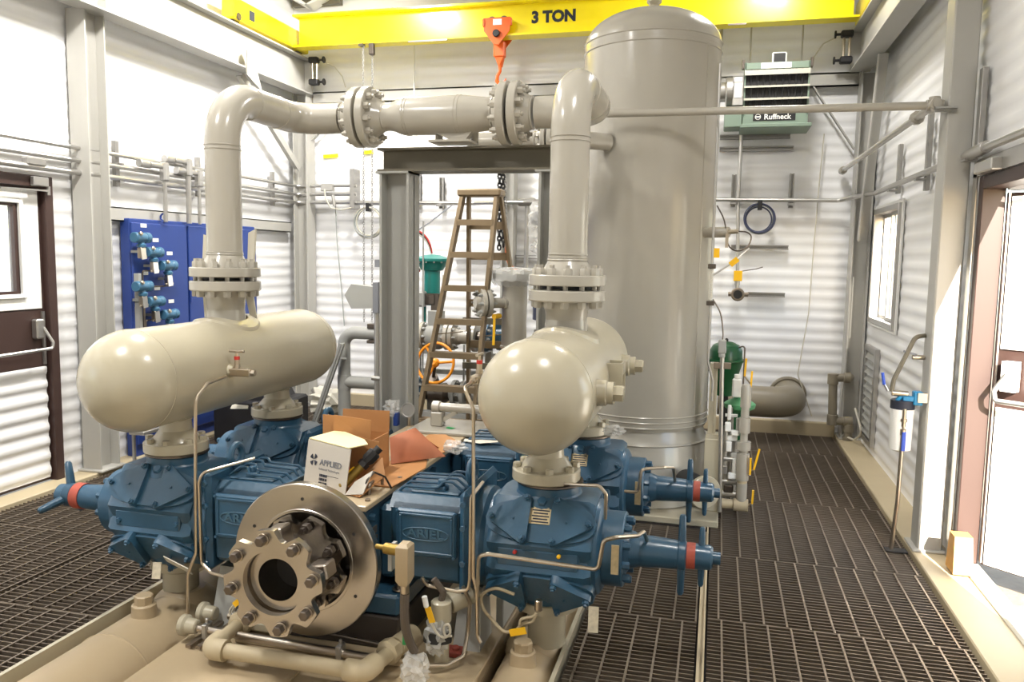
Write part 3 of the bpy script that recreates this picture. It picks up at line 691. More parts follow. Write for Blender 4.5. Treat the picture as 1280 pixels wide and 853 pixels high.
bolts(t, [(-1.36, 3.0, .61), (-1.36, 3.03, .40), (-1.36, 3.75, .62), (-1.36, 3.6, .52)], (1, 0, 0), .016, .025, 'blue2')
part(MB().box(-1.36, -1.354, 3.0, 3.06, .53, .56).box(-1.36, -1.356, 3.0, 3.07, .50, .515), 'maker_plate', 'galv', t)
part(MB().lathe((XC, 2.955, ZA-.02), (0, -1, 0), [(0, .18), (.03, .18), (.05, .12), (.06, .12)], 32), 'shaft_seal_housing', 'blue2', t)
part(MB().cyl((XC, 2.95, ZA-.025), (XC, 2.873, ZA-.025), .07), 'crankshaft', 'steel', t)
# oil cooler pipe mounted on the tray
part(MB().box(-1.60, -1.53, 4.38, 4.45, .70, .785, .006).beam((-1.54, 4.42, .73), (-1.45, 4.42, .79), .04, .025), 'pipe_stand', 'grey', t)
part(MB().rod((-1.60, 4.42, .81), (-1.15, 4.42, .81), .027).ring((-1.60, 4.42, .81), (1, 0, 0), .036, .02, .05, 20), 'breather_pipe', 'grey', t)

# flywheel disc
DX, DY, DZ, DR_ = -1.569, 2.83, .465, .318
t = thing('flywheel_disc', (DX, DY, DZ), 'large machined steel flywheel disc on the compressor shaft', 'flywheel')
part(MB().lathe((DX, DY, DZ), (0, 1, 0), [(.03, .02), (.03, .15), (.026, .195), (.002, .2), (-.004, .202), (-.004, .212), (-.002, .214), (-.002, DR_-.004), (.002, DR_), (.038, DR_), (.042, DR_-.004), (.042, .02)], 128), 'disc', 'machined', t, ang=25)
for p in circ((DX, DY-.0035, DZ), (0, 1, 0), .255, 6, .5): part(MB().lathe(p, (0, 1, 0), [(0, .0001), (0, .007), (.002, .007)], 12), 'bolt_hole', 'black', t)
for p in circ((DX, DY+.025, DZ), (0, 1, 0), .178, 8, .1): part(MB().lathe(p, (0, 1, 0), [(0, .0001), (0, .009), (.002, .009)], 12), 'bolt_hole', 'black', t)
def scallop(n, R, dip, k=16, a0=0.):
    pts = []
    for i in range(n):
        for j in range(k):
            a = j/k; d = math.cos((a-.5)*PI)**1.0 if .2 < a < .8 else 0
            base = R-dip*max(0, math.sin(max(0, min(1, (a-.26)/.56))*PI))
            th = a0+2*PI*(i+a-.0)/n; pts.append((base*math.cos(th), base*math.sin(th)))
    return pts
def plate_ring(mb, n, R, dip, ri, y0, h, a0=0.):
    out = scallop(n, R, dip, 16, a0-.13*2*PI/n); N = len(out)
    inn = [(ri*math.cos(math.atan2(q[1], q[0])), ri*math.sin(math.atan2(q[1], q[0]))) for q in out]
    vs = [(DX+p[0], y0, DZ+p[1]) for p in out]+[(DX+p[0], y0, DZ+p[1]) for p in inn]
    vs += [(v[0], y0+h, v[2]) for v in vs]
    fs = []
    for i in range(N):
        j = (i+1) % N
        fs += [(i, j, N+j, N+i), (2*N+i, 3*N+i, 3*N+j, 2*N+j), (i, 2*N+i, 2*N+j, j), (N+i, N+j, 3*N+j, 3*N+i)]
    return mb.add(vs, fs)
t = thing('shaft_coupling', (DX, 2.68, DZ), 'bolted scalloped steel coupling hub in front of the flywheel disc', 'coupling')
fh = part(plate_ring(MB(), 8, .207, .04, .124, 2.585, .028, .2), 'front_plate', 'machined', t, ang=25)
part(plate_ring(MB(), 8, .198, .035, .09, 2.785, .03, .5), 'rear_plate', 'machined', t, ang=25)
part(MB().lathe((DX, 2.625, DZ), (0, 1, 0), [(0, .083), (0, .135), (.02, .135), (.022, .115), (.17, .11), (.17, .075), (.1, .08)], 40, True), 'spacer_tube', 'machined', t)
part(MB().lathe((DX, 2.72, DZ), (0, 1, 0), [(.03, .078), (.04, .078)], 32), 'bore_end', 'black', t)  # black paints the shade deep inside the bore
for i in range(8):
    a = .2+2*PI*i/8; u = V(math.cos(a), 0, math.sin(a)); p = V(DX, 0, DZ)+u*.172
    part(MB().ring(V(p.x, 2.583, p.z), (0, -1, 0), .024, .01, .004, 20, .001), 'washer', 'tubing', fh)
    part(MB().lathe(V(p.x, 2.579, p.z), (0, -1, 0), [(0, .02), (.024, .02), (.027, .016)], 6).cyl(V(p.x, 2.585, p.z), V(p.x, 2.66, p.z), .011, n=10), 'bolt', 'darksteel', fh)
    if i % 2 == 0:
        q = V(DX, 0, DZ)+u*.15; s_ = V(-u.z, 0, u.x)
        part(MB().obox((q.x, 2.70, q.z), (.038, .03, .042), u, s_, .006), 'drive_block', 'steel', t)
    b = .5+2*PI*i/8; u2 = V(math.cos(b), 0, math.sin(b)); p = V(DX, 0, DZ)+u2*.168
    part(MB().lathe(V(p.x, 2.775, p.z), (0, -1, 0), [(0, .021), (.028, .021), (.03, .018), (.03, .012), (.055, .012)], 6), 'nut', 'darksteel', t)

# compressor cylinders
def cylinder(label, s, yc, front=True, mirror_caps=False):
    """cylinder unit: local x outward (s=+1 right, -1 left)"""
    xc = -.655 if s > 0 else -2.445
    M = Matrix.Translation((xc, yc, ZA)) @ Matrix.Diagonal((s, 1, 1, 1))
    t = thing('compressor_cylinder', (xc, yc, ZA-.3), label, 'compressor')
    def pp(mb, name, mt, par=t, **k): return part(mb.xf(M), name, mt, par, **k)
    def W(p): return M @ Vector(p)
    # casting
    L = .245
    body = MB().lathe((-L, 0, 0), (1, 0, 0), [(0, .18), (.012, .20), (.03, .205), (2*L-.04, .205), (2*L-.015, .195), (2*L, .17)], 40)
    def chest(sg):
        A = [(-.232, .055), (-.115, .222), (.115, .222), (.232, .055), (.2, -.02), (-.2, -.02)]; pts = []
        for x, k in ((-.215, .93), (-.19, 1.), (.19, 1.), (.215, .93)): pts += [(x, y*k, sg*z*k) for y, z in A]
        return pts
    body.hull(chest(1)).hull(chest(-1))
    body.lathe((0, 0, .15), (0, 0, 1), [(0, .17), (.05, .155), (.08, .135)], 32).lathe((0, 0, -.15), (0, 0, -1), [(0, .16), (.06, .14), (.09, .125)], 32)
    b = pp(body, 'cylinder_casting', 'blue')
    pp(MB().lathe((0, 0, .215), (0, 0, 1), [(0, .135), (.045, .135), (.048, .13)], 40), 'top_nozzle_ring', 'blue')
    pp(MB().lathe((0, 0, .262), (0, 0, 1), [(0, .12), (.004, .143), (.012, .143)], 36), 'gasket', 'darksteel')
    # slanted valve faces (front side; both up and down)
    for sg in (1, -1):
        a = V(-.232, .055*sg) if 0 else None
        p0 = V(0, -.232, .055*sg); p1 = V(0, -.115, .222*sg); v = (p1-p0).normalized(); u = V(1, 0, 0); n = u.cross(v)*sg
        if n.y > 0: n = -n
        c = (p0+p1)/2
        pad = MB(); pts = []
        for k in range(24):
            an = 2*PI*k/24; q = c+u*.228*math.copysign(abs(math.cos(an))**.8, math.cos(an))+v*.088*math.copysign(abs(math.sin(an))**.85, math.sin(an))
            pts += [q-n*.03, q+n*.012]
        pp(pad.hull(pts), 'valve_pad', 'blue', b)
        for sd in (-1, 1):
            tri = [(sd*.20, 0), (sd*.062, .088), (sd*.062, -.082)]; pts = []
            if sg < 0: tri = [(sd*.20, -.01), (sd*.075, .082), (sd*.075, -.088)]
            th = .03 if sg > 0 else .045
            for (a_, b_) in tri:
                for k in range(6):
                    an = 2*PI*k/6
                    pts += [c+u*(a_+.018*math.cos(an))+v*(b_+.018*math.sin(an))+n*.0, c+u*(a_+.018*math.cos(an))+v*(b_+.018*math.sin(an))+n*th]
            cap = pp(MB().hull(pts), 'valve_cap', 'blue')
            nn = (M.to_3x3() @ n)
            bolts(cap, [W(c+u*a_+v*b_+n*th) for a_, b_ in tri], nn, .014, .014, 'blue', .008)
            bolts(cap, [W(c+u*sd*.11+v*.0+n*th)], nn, .006, .006, 'blue')
        # the hidden rear side carries the same pads
        q0 = V(0, .232, .055*sg); q1 = V(0, .115, .222*sg); v2 = (q1-q0).normalized(); n2 = u.cross(v2)*sg
        if n2.y < 0: n2 = -n2
        c2 = (q0+q1)/2
        for sd in (-1, 1):
            pts = []
            for (a_, b_) in ((sd*.20, 0), (sd*.062, .088), (sd*.062, -.082)): pts += [c2+u*a_+v2*b_, c2+u*a_+v2*b_+n2*.03, c2+u*a_*.93+v2*b_*1.1+n2*.03]
            pp(MB().hull(pts), 'valve_cap', 'blue')
    pp(MB().box(-.17, .17, -.226, -.19, -.04, .04, .008), 'name_band', 'blue', b)
    bolts(b, [W((-.155, -.226, .0)), W((.145, -.226, -.01))], (0, -1, 0), .012, .012, 'blue')
    if s > 0:
        p0 = V(0, -.232, .055); p1 = V(0, -.115, .222); v = (p1-p0).normalized(); n = -V(1, 0, 0).cross(v); n = n if n.y < 0 else -n; c = (p0+p1)/2+n*.014
        pl = MB().obox(c+V(0, 0, 0)+v*.02, (.045, .032, .002), (1, 0, 0), v); pp(pl, 'nameplate', 'plate')
        pp(MB().obox(c+v*.062, (.032, .008, .002), (1, 0, 0), v), 'nameplate_tag', 'plate')
        tl = MB()
        for k in range(5): tl.obox(c+v*(.044-.012*k)+n*.0025, (.036-.006*(k % 2), .0028, .0006), (1, 0, 0), v)
        pp(tl, 'nameplate_print', 'print')
    else:
        p0 = V(0, -.232, .055); p1 = V(0, -.115, .222); v = (p1-p0).normalized(); n = -V(1, 0, 0).cross(v); n = n if n.y < 0 else -n; c = (p0+p1)/2+n*.014
        pp(MB().obox(c+v*.085, (.016, .007, .002), (1, 0, 0), v), 'nameplate', 'plate')
    # plug on top
    pp(MB().lathe((0, -.13, .20), (0, -.6, .8), [(0, .022), (.025, .022), (.03, .018)], 6), 'hex_plug', 'blue')
    # lower discharge nozzle
    pp(MB().lathe((0, 0, -.235), (0, 0, -1), [(0, .11), (.005, .135), (.045, .135), (.05, .10), (.07, .082), (.215, .082)], 36), 'discharge_nozzle', 'cream')
    # distance piece + crosshead guide
    pp(MB().lathe((-.25, 0, 0), (-1, 0, 0), [(-.03, .19), (0, .215), (.04, .215), (.045, .20)], 40), 'cylinder_flange', 'blue')
    g = pp(MB().box(-.33, -.29, -.23, .23, -.20, .25, .02), 'guide_flange', 'blue')
    bolts(g, [W((-.31, -.23, z)) for z in (.20, .10, -.05, -.16)], (0, -1, 0), .014, .014, 'blue')
    gd = pp(MB().box(-.65, -.32, -.20, .20, -.16, .17, .02).hull([(x, y, z) for x in (-.65, -.33) for y, z in ((-.2, .15), (.2, .15), (-.15, .20), (.15, .20))]), 'crosshead_guide', 'blue2')
    pp(MB().box(-.705, -.625, -.19, .19, -.17, .15, .02), 'guide_mount', 'blue2')
    cv = pp(MB().box(-.61, -.345, -.222, -.196, -.045, .155, .008), 'guide_cover', 'blue')
    rim = MB()
    for r in ((-.595, -.36, .13, .14), (-.595, -.36, -.03, -.02), (-.595, -.585, -.02, .13), (-.37, -.36, -.02, .13)): rim.box(r[0], r[1], -.227, -.22, r[2], r[3], .002)
    pp(rim, 'cover_rim', 'blue', cv)
    bolts(cv, [W((x, -.222, z)) for x in (-.602, -.353) for z in (.147, -.037)], (0, -1, 0), .007, .008, 'blue')
    # embossed maker lettering inside a cartouche
    cx = -.478; u = (1, 0, 0)
    lt = text_mb('ARIEL', .052, .0045, W((cx, -.2225, .055)), (1, 0, 0), (0, 0, 1), .001, sx=1.25)
    part(lt, 'lettering', 'blueworn', cv, smooth=False)
    car = [V(cx+.1*math.cos(a)*(1 if abs(math.cos(a)) > .3 else 1), -.2235, .055+.036*math.sin(a)*(1-.25*abs(math.sin(a*1)))) for a in [2*PI*k/32 for k in range(32)]]
    pp(MB().tube(car, .003, 5, True), 'cartouche', 'blueworn', cv)
    pp(MB().box(-.58, -.36, -.13, .13, .198, .21, .006), 'top_cover', 'blue2')
    # little oil lines and lug on guide top
    ln = MB()
    for k, y in enumerate((-.12, -.06, .0, .05)): ln.tube(fillet([(-.65, y, .18), (-.61, y, .222+.004*k), (-.46, y, .226+.004*k), (-.44, y+.02, .25), (-.40, y+.02, .25), (-.35, y+.02, .21)], .02), .006, 6)
    pp(ln, 'oil_line', 'blue2')
    pp(MB().box(-.48, -.43, -.11, -.06, .205, .23, .006).rod((-.455, -.085, .23), (-.455, -.085, .255), .016), 'oil_fitting', 'blue')
    pp(MB().torus((-.335, -.03, .285), (1, 0, 0), .045, .016, 24, 10).cyl((-.335, -.03, .22), (-.335, -.03, .25), .018), 'lifting_eye', 'blue')
    # outer head and variable clearance pocket
    oh = pp(MB().lathe((L-.005, 0, 0), (1, 0, 0), [(0, .15), (.005, .155), (.085, .155), (.09, .15), (.09, .11), (.11, .08), (.15, .066), (.17, .064)], 40), 'outer_head', 'blue')
    bolts(oh, [W(p) for p in circ((L+.085, 0, 0), (1, 0, 0), .125, 10, .2)], (s, 0, 0), .016, .03, 'blue')
    return t, M, pp, W
def pocket(t, M, pp, W, s, L=.245, a0=0.):
    pb = pp(MB().lathe((L+.14, 0, 0), (1, 0, 0), [(0, .066), (.03, .066), (.16, .058), (.165, .062), (.19, .062), (.195, .052), (.24, .052), (.29, .05), (.30, .04)], 32), 'clearance_pocket', 'blue')
    pp(MB().lathe((L+.335, 0, 0), (1, 0, 0), [(0, .0525), (.0, .0535), (.035, .0535), (.035, .0525)] if s > 0 else [(-.05, .06), (-.05, .0635), (0, .0635), (0, .06)], 32), 'red_band', 'redpaint', pb)
    if s > 0:
        for x, ln, r in ((L+.315, .17, .016), (L+.395, .125, .013)):
            hb = MB()
            for sg in (1, -1):
                hb.tube([(x, 0, sg*.03), (x, 0, sg*.09), (x, 0, sg*(ln-.01)), (x, 0, sg*ln)], [r*1.2, r, r*.9, r*.6], 10)
            pp(hb, 'handle_bar', 'blue', pb)
        pp(MB().lathe((L+.42, 0, 0), (1, 0, 0), [(0, .04), (.02, .04), (.02, .026), (.05, .026)], 12), 'lock_nut', 'blue', pb)
        pp(MB().box(L+.045, L+.075, -.166, -.158, -.05, .07), 'pocket_plate', 'plate', pb)
    else:
        x = L+.355
        pp(MB().rod((x-.02, 0, 0), (x+.04, 0, 0), .058, .01, 24), 'hub', 'blue2', pb)
        for k in range(3):
            a = PI/2+.25+k*2*PI/3; d = V(.35, math.sin(a-PI/2)*1.0, math.cos(a-PI/2))
            q = V(x+.01, 0, 0)
            pp(MB().tube([q+d*.04, q+d*.09, q+d*.15, q+d*.16], [.022, .02, .017, .01], 10), 'handle_bar', 'blue2', pb)
c = cylinder('blue front right compressor cylinder with nameplate and handles beside grating', 1, 3.27); pocket(*c, 1)
c = cylinder('blue rear right compressor cylinder in front of tall vessel', 1, 4.22); pocket(*c, 1)
c = cylinder('blue front left compressor cylinder with three spoke hand knob', -1, 3.22); pocket(*c, -1)
c = cylinder('blue rear left compressor cylinder beneath far end of left bottle', -1, 4.12); pocket(*c, -1)

# ---------------- skid, lower bottles
sk = thing('skid_deck', (-1.5, 2.6, -.1), 'beige steel skid deck under the compressor', 'skid')
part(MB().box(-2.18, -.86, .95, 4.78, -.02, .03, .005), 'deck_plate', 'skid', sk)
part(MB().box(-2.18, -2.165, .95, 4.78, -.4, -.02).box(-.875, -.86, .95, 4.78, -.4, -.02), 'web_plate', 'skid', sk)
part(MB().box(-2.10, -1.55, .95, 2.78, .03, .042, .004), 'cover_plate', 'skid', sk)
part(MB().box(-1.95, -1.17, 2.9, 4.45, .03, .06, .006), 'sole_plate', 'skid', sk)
structure(MB().box(-2.675, -2.655, 1.0, 4.78, -.3, .035), 'skid_edge_left', 'cream')  # left edge angle of the skid, kept as its own object
structure(MB().box(-.58, -.562, 1.0, 5.1, -.3, .03), 'skid_edge_right', 'cream')  # the skid's right edge angle, likewise separate from the deck
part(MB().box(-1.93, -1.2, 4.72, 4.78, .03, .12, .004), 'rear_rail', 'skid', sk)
def lower_bottle(label, x, z, r, bosses, nz):
    t = thing('discharge_bottle', (x, 3, z-r), label, 'vessel')
    hd = r*.8; ya, yb = 1.2, 4.45
    pf = [(-hd*math.cos(k*PI/20), r*math.sin(k*PI/20)) for k in range(10)]+[(0, r), (yb-ya, r)]+[(yb-ya+hd*math.sin(k*PI/20), r*math.cos(k*PI/20)) for k in range(1, 11)]
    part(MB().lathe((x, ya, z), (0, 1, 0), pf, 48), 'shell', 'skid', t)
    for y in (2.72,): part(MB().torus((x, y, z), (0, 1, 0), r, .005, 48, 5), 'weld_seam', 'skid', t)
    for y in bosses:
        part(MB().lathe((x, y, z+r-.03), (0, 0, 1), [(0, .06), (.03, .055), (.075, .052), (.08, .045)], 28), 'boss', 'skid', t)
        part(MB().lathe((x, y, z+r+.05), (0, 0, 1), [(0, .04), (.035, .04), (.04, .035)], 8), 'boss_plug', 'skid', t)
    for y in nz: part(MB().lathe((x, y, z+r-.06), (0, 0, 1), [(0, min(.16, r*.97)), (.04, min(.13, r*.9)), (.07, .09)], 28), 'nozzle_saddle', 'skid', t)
lower_bottle('beige discharge bottle along left skid edge below front left cylinder', -2.42, -.12, .205, (2.93,), (3.22, 4.12))
lower_bottle('beige discharge bottle along right skid edge below front right cylinder', -.71, -.085, .13, (3.06,), (3.27, 4.22))
# wedge supports under the guides
for x, y, lab in ((-2.08, 3.1, 'beige wedge support post under front left crosshead guide'), (-.97, 3.2, 'grey wedge support post under front right crosshead guide')):
    solo(MB().hull([(x-.06, y-.09, .03), (x+.06, y-.09, .03), (x-.05, y-.02, .285), (x+.05, y-.02, .285), (x-.06, y+.1, .03), (x+.06, y+.1, .03), (x-.05, y+.08, .285), (x+.05, y+.08, .285)]), 'support_post', 'steelgrey', lab, 'support')
# ================================================================== THINGS ON TOP OF THE CRANKCASE
def slabpoly(pts, th):                                   # thin sheet through 3D polygon points, thickness th
    P = [Vector(p) for p in pts]; n = (P[1]-P[0]).cross(P[2]-P[0]).normalized()*th
    k = len(P); return MB().add([*P, *[p+n for p in P]], [tuple(range(k)), tuple(range(2*k-1, k-1, -1))]+[(i, (i+1) % k, k+(i+1) % k, k+i) for i in range(k)])
t = thing('white_carton', (-1.6, 3.15, .68), 'opened white carton printed APPLIED leaning on crankcase cover', 'box')
BL, BR, TR, TL = V(-1.733, 3.128, .683), V(-1.49, 3.041, .683), V(-1.478, 3.075, .872), V(-1.722, 3.16, .882)
D = V(.06, .19, .0)
part(slabpoly([BL, BR, TR, TL], .004), 'front_panel', 'carton', t)
part(slabpoly([BL+D, BR+D, TR+D*.9, TL+D*.9], .004), 'back_panel', 'card', t)
part(slabpoly([BL, BL+D, TL+D*.9, TL], .004), 'side_panel', 'carton', t)
part(slabpoly([BL, BR, BR+D, BL+D], .004), 'bottom_panel', 'card', t)
part(slabpoly([TL+V(0, 0, .002), TR+V(0, 0, .002)-V(.012, 0, 0), TR+V(.03, .10, -.0), TR+V(.0, .13, .012), TL+V(.05, .19, .004)], .004), 'top_flap', 'cartontop', t)
part(slabpoly([BR+V(.004, .01, 0), BR+V(.075, -.02, .0), BR+V(.13, .12, .06), BR+V(.10, .16, .13), BR+V(.03, .10, .03)], .004), 'side_flap', 'card', t)
part(slabpoly([BR+V(.0, -.002, .0), BR+V(.085, -.01, .012), BR+V(.105, .05, .10), BR+V(.03, .03, .05)], .004), 'torn_flap', 'carton', t)
u = (BR-BL).normalized(); n = u.cross(TL-BL).normalized(); v = n.cross(u)
o = BL+(TL-BL)*.56-n*.006 if n.y > 0 else BL+(TL-BL)*.56+n*.006
if n.y > 0: n = -n
lt = text_mb('APPLIED', .036, .0004, o+u*.155, u, v, .0006); part(lt, 'lettering', 'printgrey', t, 'grey APPLIED lettering', smooth=False)
lt = text_mb('Industrial Technologies', .0135, .0003, o+u*.15-v*.028, u, v); part(lt, 'lettering', 'printgrey', t, smooth=False)
lg = MB()
for a in range(4):
    b = a*PI/2+.4; pts = [(.0, .0)]+[(.021*math.cos(b+k*.25), .024*math.sin(b+k*.25)) for k in range(5)]
    lg.prism([(p[0]+.003*math.cos(b+.5), p[1]+.003*math.sin(b+.5)) for p in pts], o+u*.05+v*.006, u, v, n*.0006)
part(lg, 'logo', 'print', t, smooth=False)
bc = MB()
random.seed(5)
for k in range(3):
    for j in range(7):
        w_ = random.uniform(.003, .007); bc.prism([(0, 0), (w_, 0), (w_, .011), (0, .011)], o+u*(.095+.008*j*.9)-v*(.06+.017*k), u, v, n*.0005)
bc.prism([(0, 0), (.07, 0), (.07, .0018), (0, .0018)], o+u*.14-v*.052, u, v, n*.0005)
part(bc, 'print_block', 'print', t, smooth=False)
# things in the carton
t = thing('grease_gun', (-1.47, 3.12, .70), 'olive brass tool tube with dark collar sticking out of white carton', 'tool')
a, b = V(-1.525, 3.065, .705), V(-1.388, 3.165, .866); d = (b-a).normalized()
part(MB().rod(a, a+d*.15, .019, .006, 20), 'barrel', 'brass', t)
part(MB().lathe(a+d*.125, d, [(0, .026), (.022, .026)], 6), 'collar', 'black', t)
part(MB().lathe(a+d*.16, d, [(-.02, .018), (.005, .03), (.045, .03), (.05, .024)], 8).cyl(a+d*.2, b, .018), 'coupler', 'black', t)
solo(MB().rod((-1.55, 3.08, .72), (-1.48, 3.11, .785), .007, .002, 10), 'marker_pen', 'tagyellow', 'small yellow marker lying inside the white carton', 'pen')
solo(MB().obox((-1.525, 3.12, .775), (.014, .01, .016), (1, .2, .2), (0, 1, 0), .003), 'parts_pack', 'red', 'little red packet peeking out of the white carton', 'packet')
solo(MB().tube([(-1.415, 3.05, .683), (-1.40, 3.06, .75), (-1.385, 3.10, .775), (-1.36, 3.16, .74), (-1.345, 3.19, .684)], .0045, 6), 'bent_wire', 'darksteel', 'bent steel wire hoop in front of the brown box', 'wire')
# brown cardboard box
t = thing('cardboard_box', (-1.6, 3.42, .682), 'open brown cardboard box with raised flaps behind white carton', 'box')
x0, x1, y0, y1, z0, z1 = -1.745, -1.499, 3.315, 3.53, .683, .852
for nm, bx in (('front_panel', (x0, x1, y0, y0+.004, z0, z1)), ('back_panel', (x0, x1, y1-.004, y1, z0, z1)), ('side_panel', (x1-.004, x1, y0, y1, z0, z1)), ('side_panel', (x0, x0+.004, y0, y1, z0, z1)), ('bottom_panel', (x0, x1, y0, y1, z0, z0+.004))):
    part(MB().box(*bx), nm, 'card', t)
part(slabpoly([(x0+.06, y0, z1), (x1, y0, z1), (x1+.002, y0+.005, .95), (x0+.06, y0+.012, .962)], .004), 'flap', 'card', t)
part(slabpoly([(x0, y0+.02, z1), (x0+.08, y0+.02, z1), (x0+.08, y0+.03, .955), (x0-.005, y0+.03, .957)], .004), 'flap', 'card', t)
part(slabpoly([(x0, y1, z1), (x1, y1, z1), (x1-.0, y1+.01, .953), (x0, y1+.014, .948)], .004), 'flap', 'card', t)
# flat cardboard pieces
solo(slabpoly([(-1.53, 3.20, .681), (-1.345, 3.20, .681), (-1.318, 3.55, .681), (-1.43, 3.9, .681), (-1.53, 3.9, .681)], .006), 'cardboard_sheet', 'card', 'flat torn cardboard sheet on crankcase cover beside brown box', 'cardboard')
solo(slabpoly([(-1.54, 3.88, .688), (-1.33, 3.82, .688), (-1.30, 4.05, .69), (-1.45, 4.22, .69), (-1.54, 4.2, .688)], .006), 'cardboard_sheet', 'card', 'flat cardboard piece behind the curled kraft sheet', 'cardboard')
# curled kraft gasket sheet: folded over, bulging toward the viewer
A, B, T, Lf = V(-1.495, 3.545, .69), V(-1.283, 3.735, .70), V(-1.43, 3.70, .842), V(-1.54, 3.63, .80)
N = 14; vs = []; fs = []
for side in (0, 1):
    base = len(vs)
    for i in range(N+1):
        for j in range(N+1):
            s_, r_ = i/N, j/N
            p = A.lerp(B, s_).lerp(Lf.lerp(T, s_), r_)
            bul = math.sin(s_*PI)*math.sin(.15+r_*PI*.85)*.035
            if side == 0: q = p+V(.45, -.75, .45)*bul
            else:
                q = p+V(-.06, .16, 0)*(1-r_)+V(-.02, .05, 0); q.z = max(.69, q.z-.03)
            vs.append(q)
    for i in range(N):
        for j in range(N):
            a_ = base+i*(N+1)+j; fs.append((a_, a_+N+1, a_+N+2, a_+1))
M_ = (N+1)*(N+1)
for i in range(N):                                       # rolled-over top edge joins both leaves
    a_ = i*(N+1)+N; fs.append((a_, a_+N+1, M_+a_+N+1, M_+a_))
mb = MB().add(vs, fs); mb.add([v+V(0, .004, -.003) for v in vs], [tuple(reversed(f)) for f in fs])
solo(mb, 'kraft_sheet', 'kraft', 'curled reddish brown paper sheet lying beside the brown box', 'paper', ang=60)
random.seed(11)
def crumple(c, sz, mt, name, label, cat, n=44, seed=1, squash=(1, 1, 1)):
    rnd = random.Random(seed); bm = bmesh.new(); bmesh.ops.create_icosphere(bm, subdivisions=3, radius=1)
    amp = {}
    for v in bm.verts:
        d = v.co.normalized(); k = 1+.16*math.sin(7*d.x+3*seed)+.14*math.sin(9*d.y+5*d.z+seed)+.10*math.sin(13*d.z-6*d.x)+rnd.uniform(-.09, .09)
        v.co = Vector(c)+V(d.x*sz*k*squash[0], d.y*sz*k*squash[1], d.z*sz*k*squash[2])
    bm.verts.index_update(); mb = MB().add([v.co.copy() for v in bm.verts], [[v.index for v in f.verts] for f in bm.faces]); bm.free()
    return solo(mb, name, mt, label, cat, ang=20) if label else mb
crumple((-1.255, 3.80, .735), .045, 'plastic', 'plastic_wrap', 'crumpled clear plastic at the tip of the kraft sheet', 'plastic', seed=2, squash=(1.3, 1, .7))
solo(MB().hull([(-1.30, 4.08, .70), (-1.10, 4.06, .712), (-1.10, 4.08, .716), (-1.30, 4.11, .706), (-1.2, 4.05, .70)]), 'paper_strip', 'offwhite', 'pale torn strip on top of rear right crosshead guide', 'paper')
# gauges in plastic behind the box
t = thing('pressure_gauge', (-1.76, 4.43, .68), 'round pressure gauge in clear plastic standing behind the brown box', 'gauge')
part(MB().rod((-1.76, 4.44, .68), (-1.76, 4.44, .74), .012), 'stem', 'tubing', t)
part(MB().lathe((-1.76, 4.45, .775), (0, -1, .1), [(0, .04), (.02, .045), (.03, .045), (.03, .038), (.024, .036)], 28), 'case', 'alu', t)
part(MB().lathe((-1.76, 4.43, .777), (0, -1, .1), [(0, .036), (.003, .036)], 24), 'dial', 'frame_olive', t)
crumple((-1.86, 4.43, .78), .05, 'plastic', 'plastic_wrap', 'clear plastic wrapped fitting at portal post foot behind box', 'plastic', seed=6)
solo(MB().box(-1.845, -1.815, 4.40, 4.44, .68, .76, .004), 'blue_connector', 'cabblue', 'small blue connector standing behind brown box corner', 'connector')
solo(MB().hull([(-1.50, 4.36, .701), (-1.45, 4.33, .701), (-1.44, 4.37, .704), (-1.49, 4.39, .704), (-1.47, 4.36, .706)]), 'green_cloth', 'hosegreen', 'small bright green scrap on the grey lube tray', 'scrap')

# ================================================================== STEPLADDER
t = thing('stepladder', (-1.85, 6.1, 0), 'paint stained aluminium stepladder standing behind the portal', 'ladder')
FL, FR, TL_, TR_ = V(-2.30, 5.78, .003), V(-1.80, 5.78, .003), V(-1.95, 6.05, 2.17), V(-1.675, 6.05, 2.17)
RL, RR, UL, UR = V(-2.0, 6.42, .003), V(-1.40, 6.42, .003), V(-1.92, 6.11, 2.17), V(-1.66, 6.11, 2.17)
for a, b in ((FL, TL_), (FR, TR_)): part(MB().beam(a, b, .07, .028, (1, 0, 0)), 'front_rail', 'dullalu', t)
for a, b in ((RL, UL), (RR, UR)): part(MB().beam(a, b, .05, .025, (1, 0, 0)), 'rear_rail', 'dullalu', t)
for z in (1.97, 1.72, 1.46, 1.20, .94, .68, .42, .16):
    k = z/2.17; a = FL.lerp(TL_, k); b = FR.lerp(TR_, k)
    part(MB().beam(a, b, .085, .022).beam(a+V(0, -.04, -.012), b+V(0, -.04, -.012), .006, .045), 'step', 'dullalu', t)
for z in (1.94, 1.70, 1.32, .98, .6, .3):
    k = z/2.17; part(MB().beam(RL.lerp(UL, k), RR.lerp(UR, k), .02, .06), 'rear_brace', 'dullalu', t)
part(MB().box(-1.985, -1.635, 6.0, 6.16, 2.16, 2.22, .012), 'top_cap', 'dullalu', t)
part(MB().beam(FL.lerp(TL_, .5), RL.lerp(UL, .5), .02, .006), 'spreader', 'dullalu', t)
part(MB().beam(FR.lerp(TR_, .5), RR.lerp(UR, .5), .02, .006), 'spreader', 'dullalu', t)

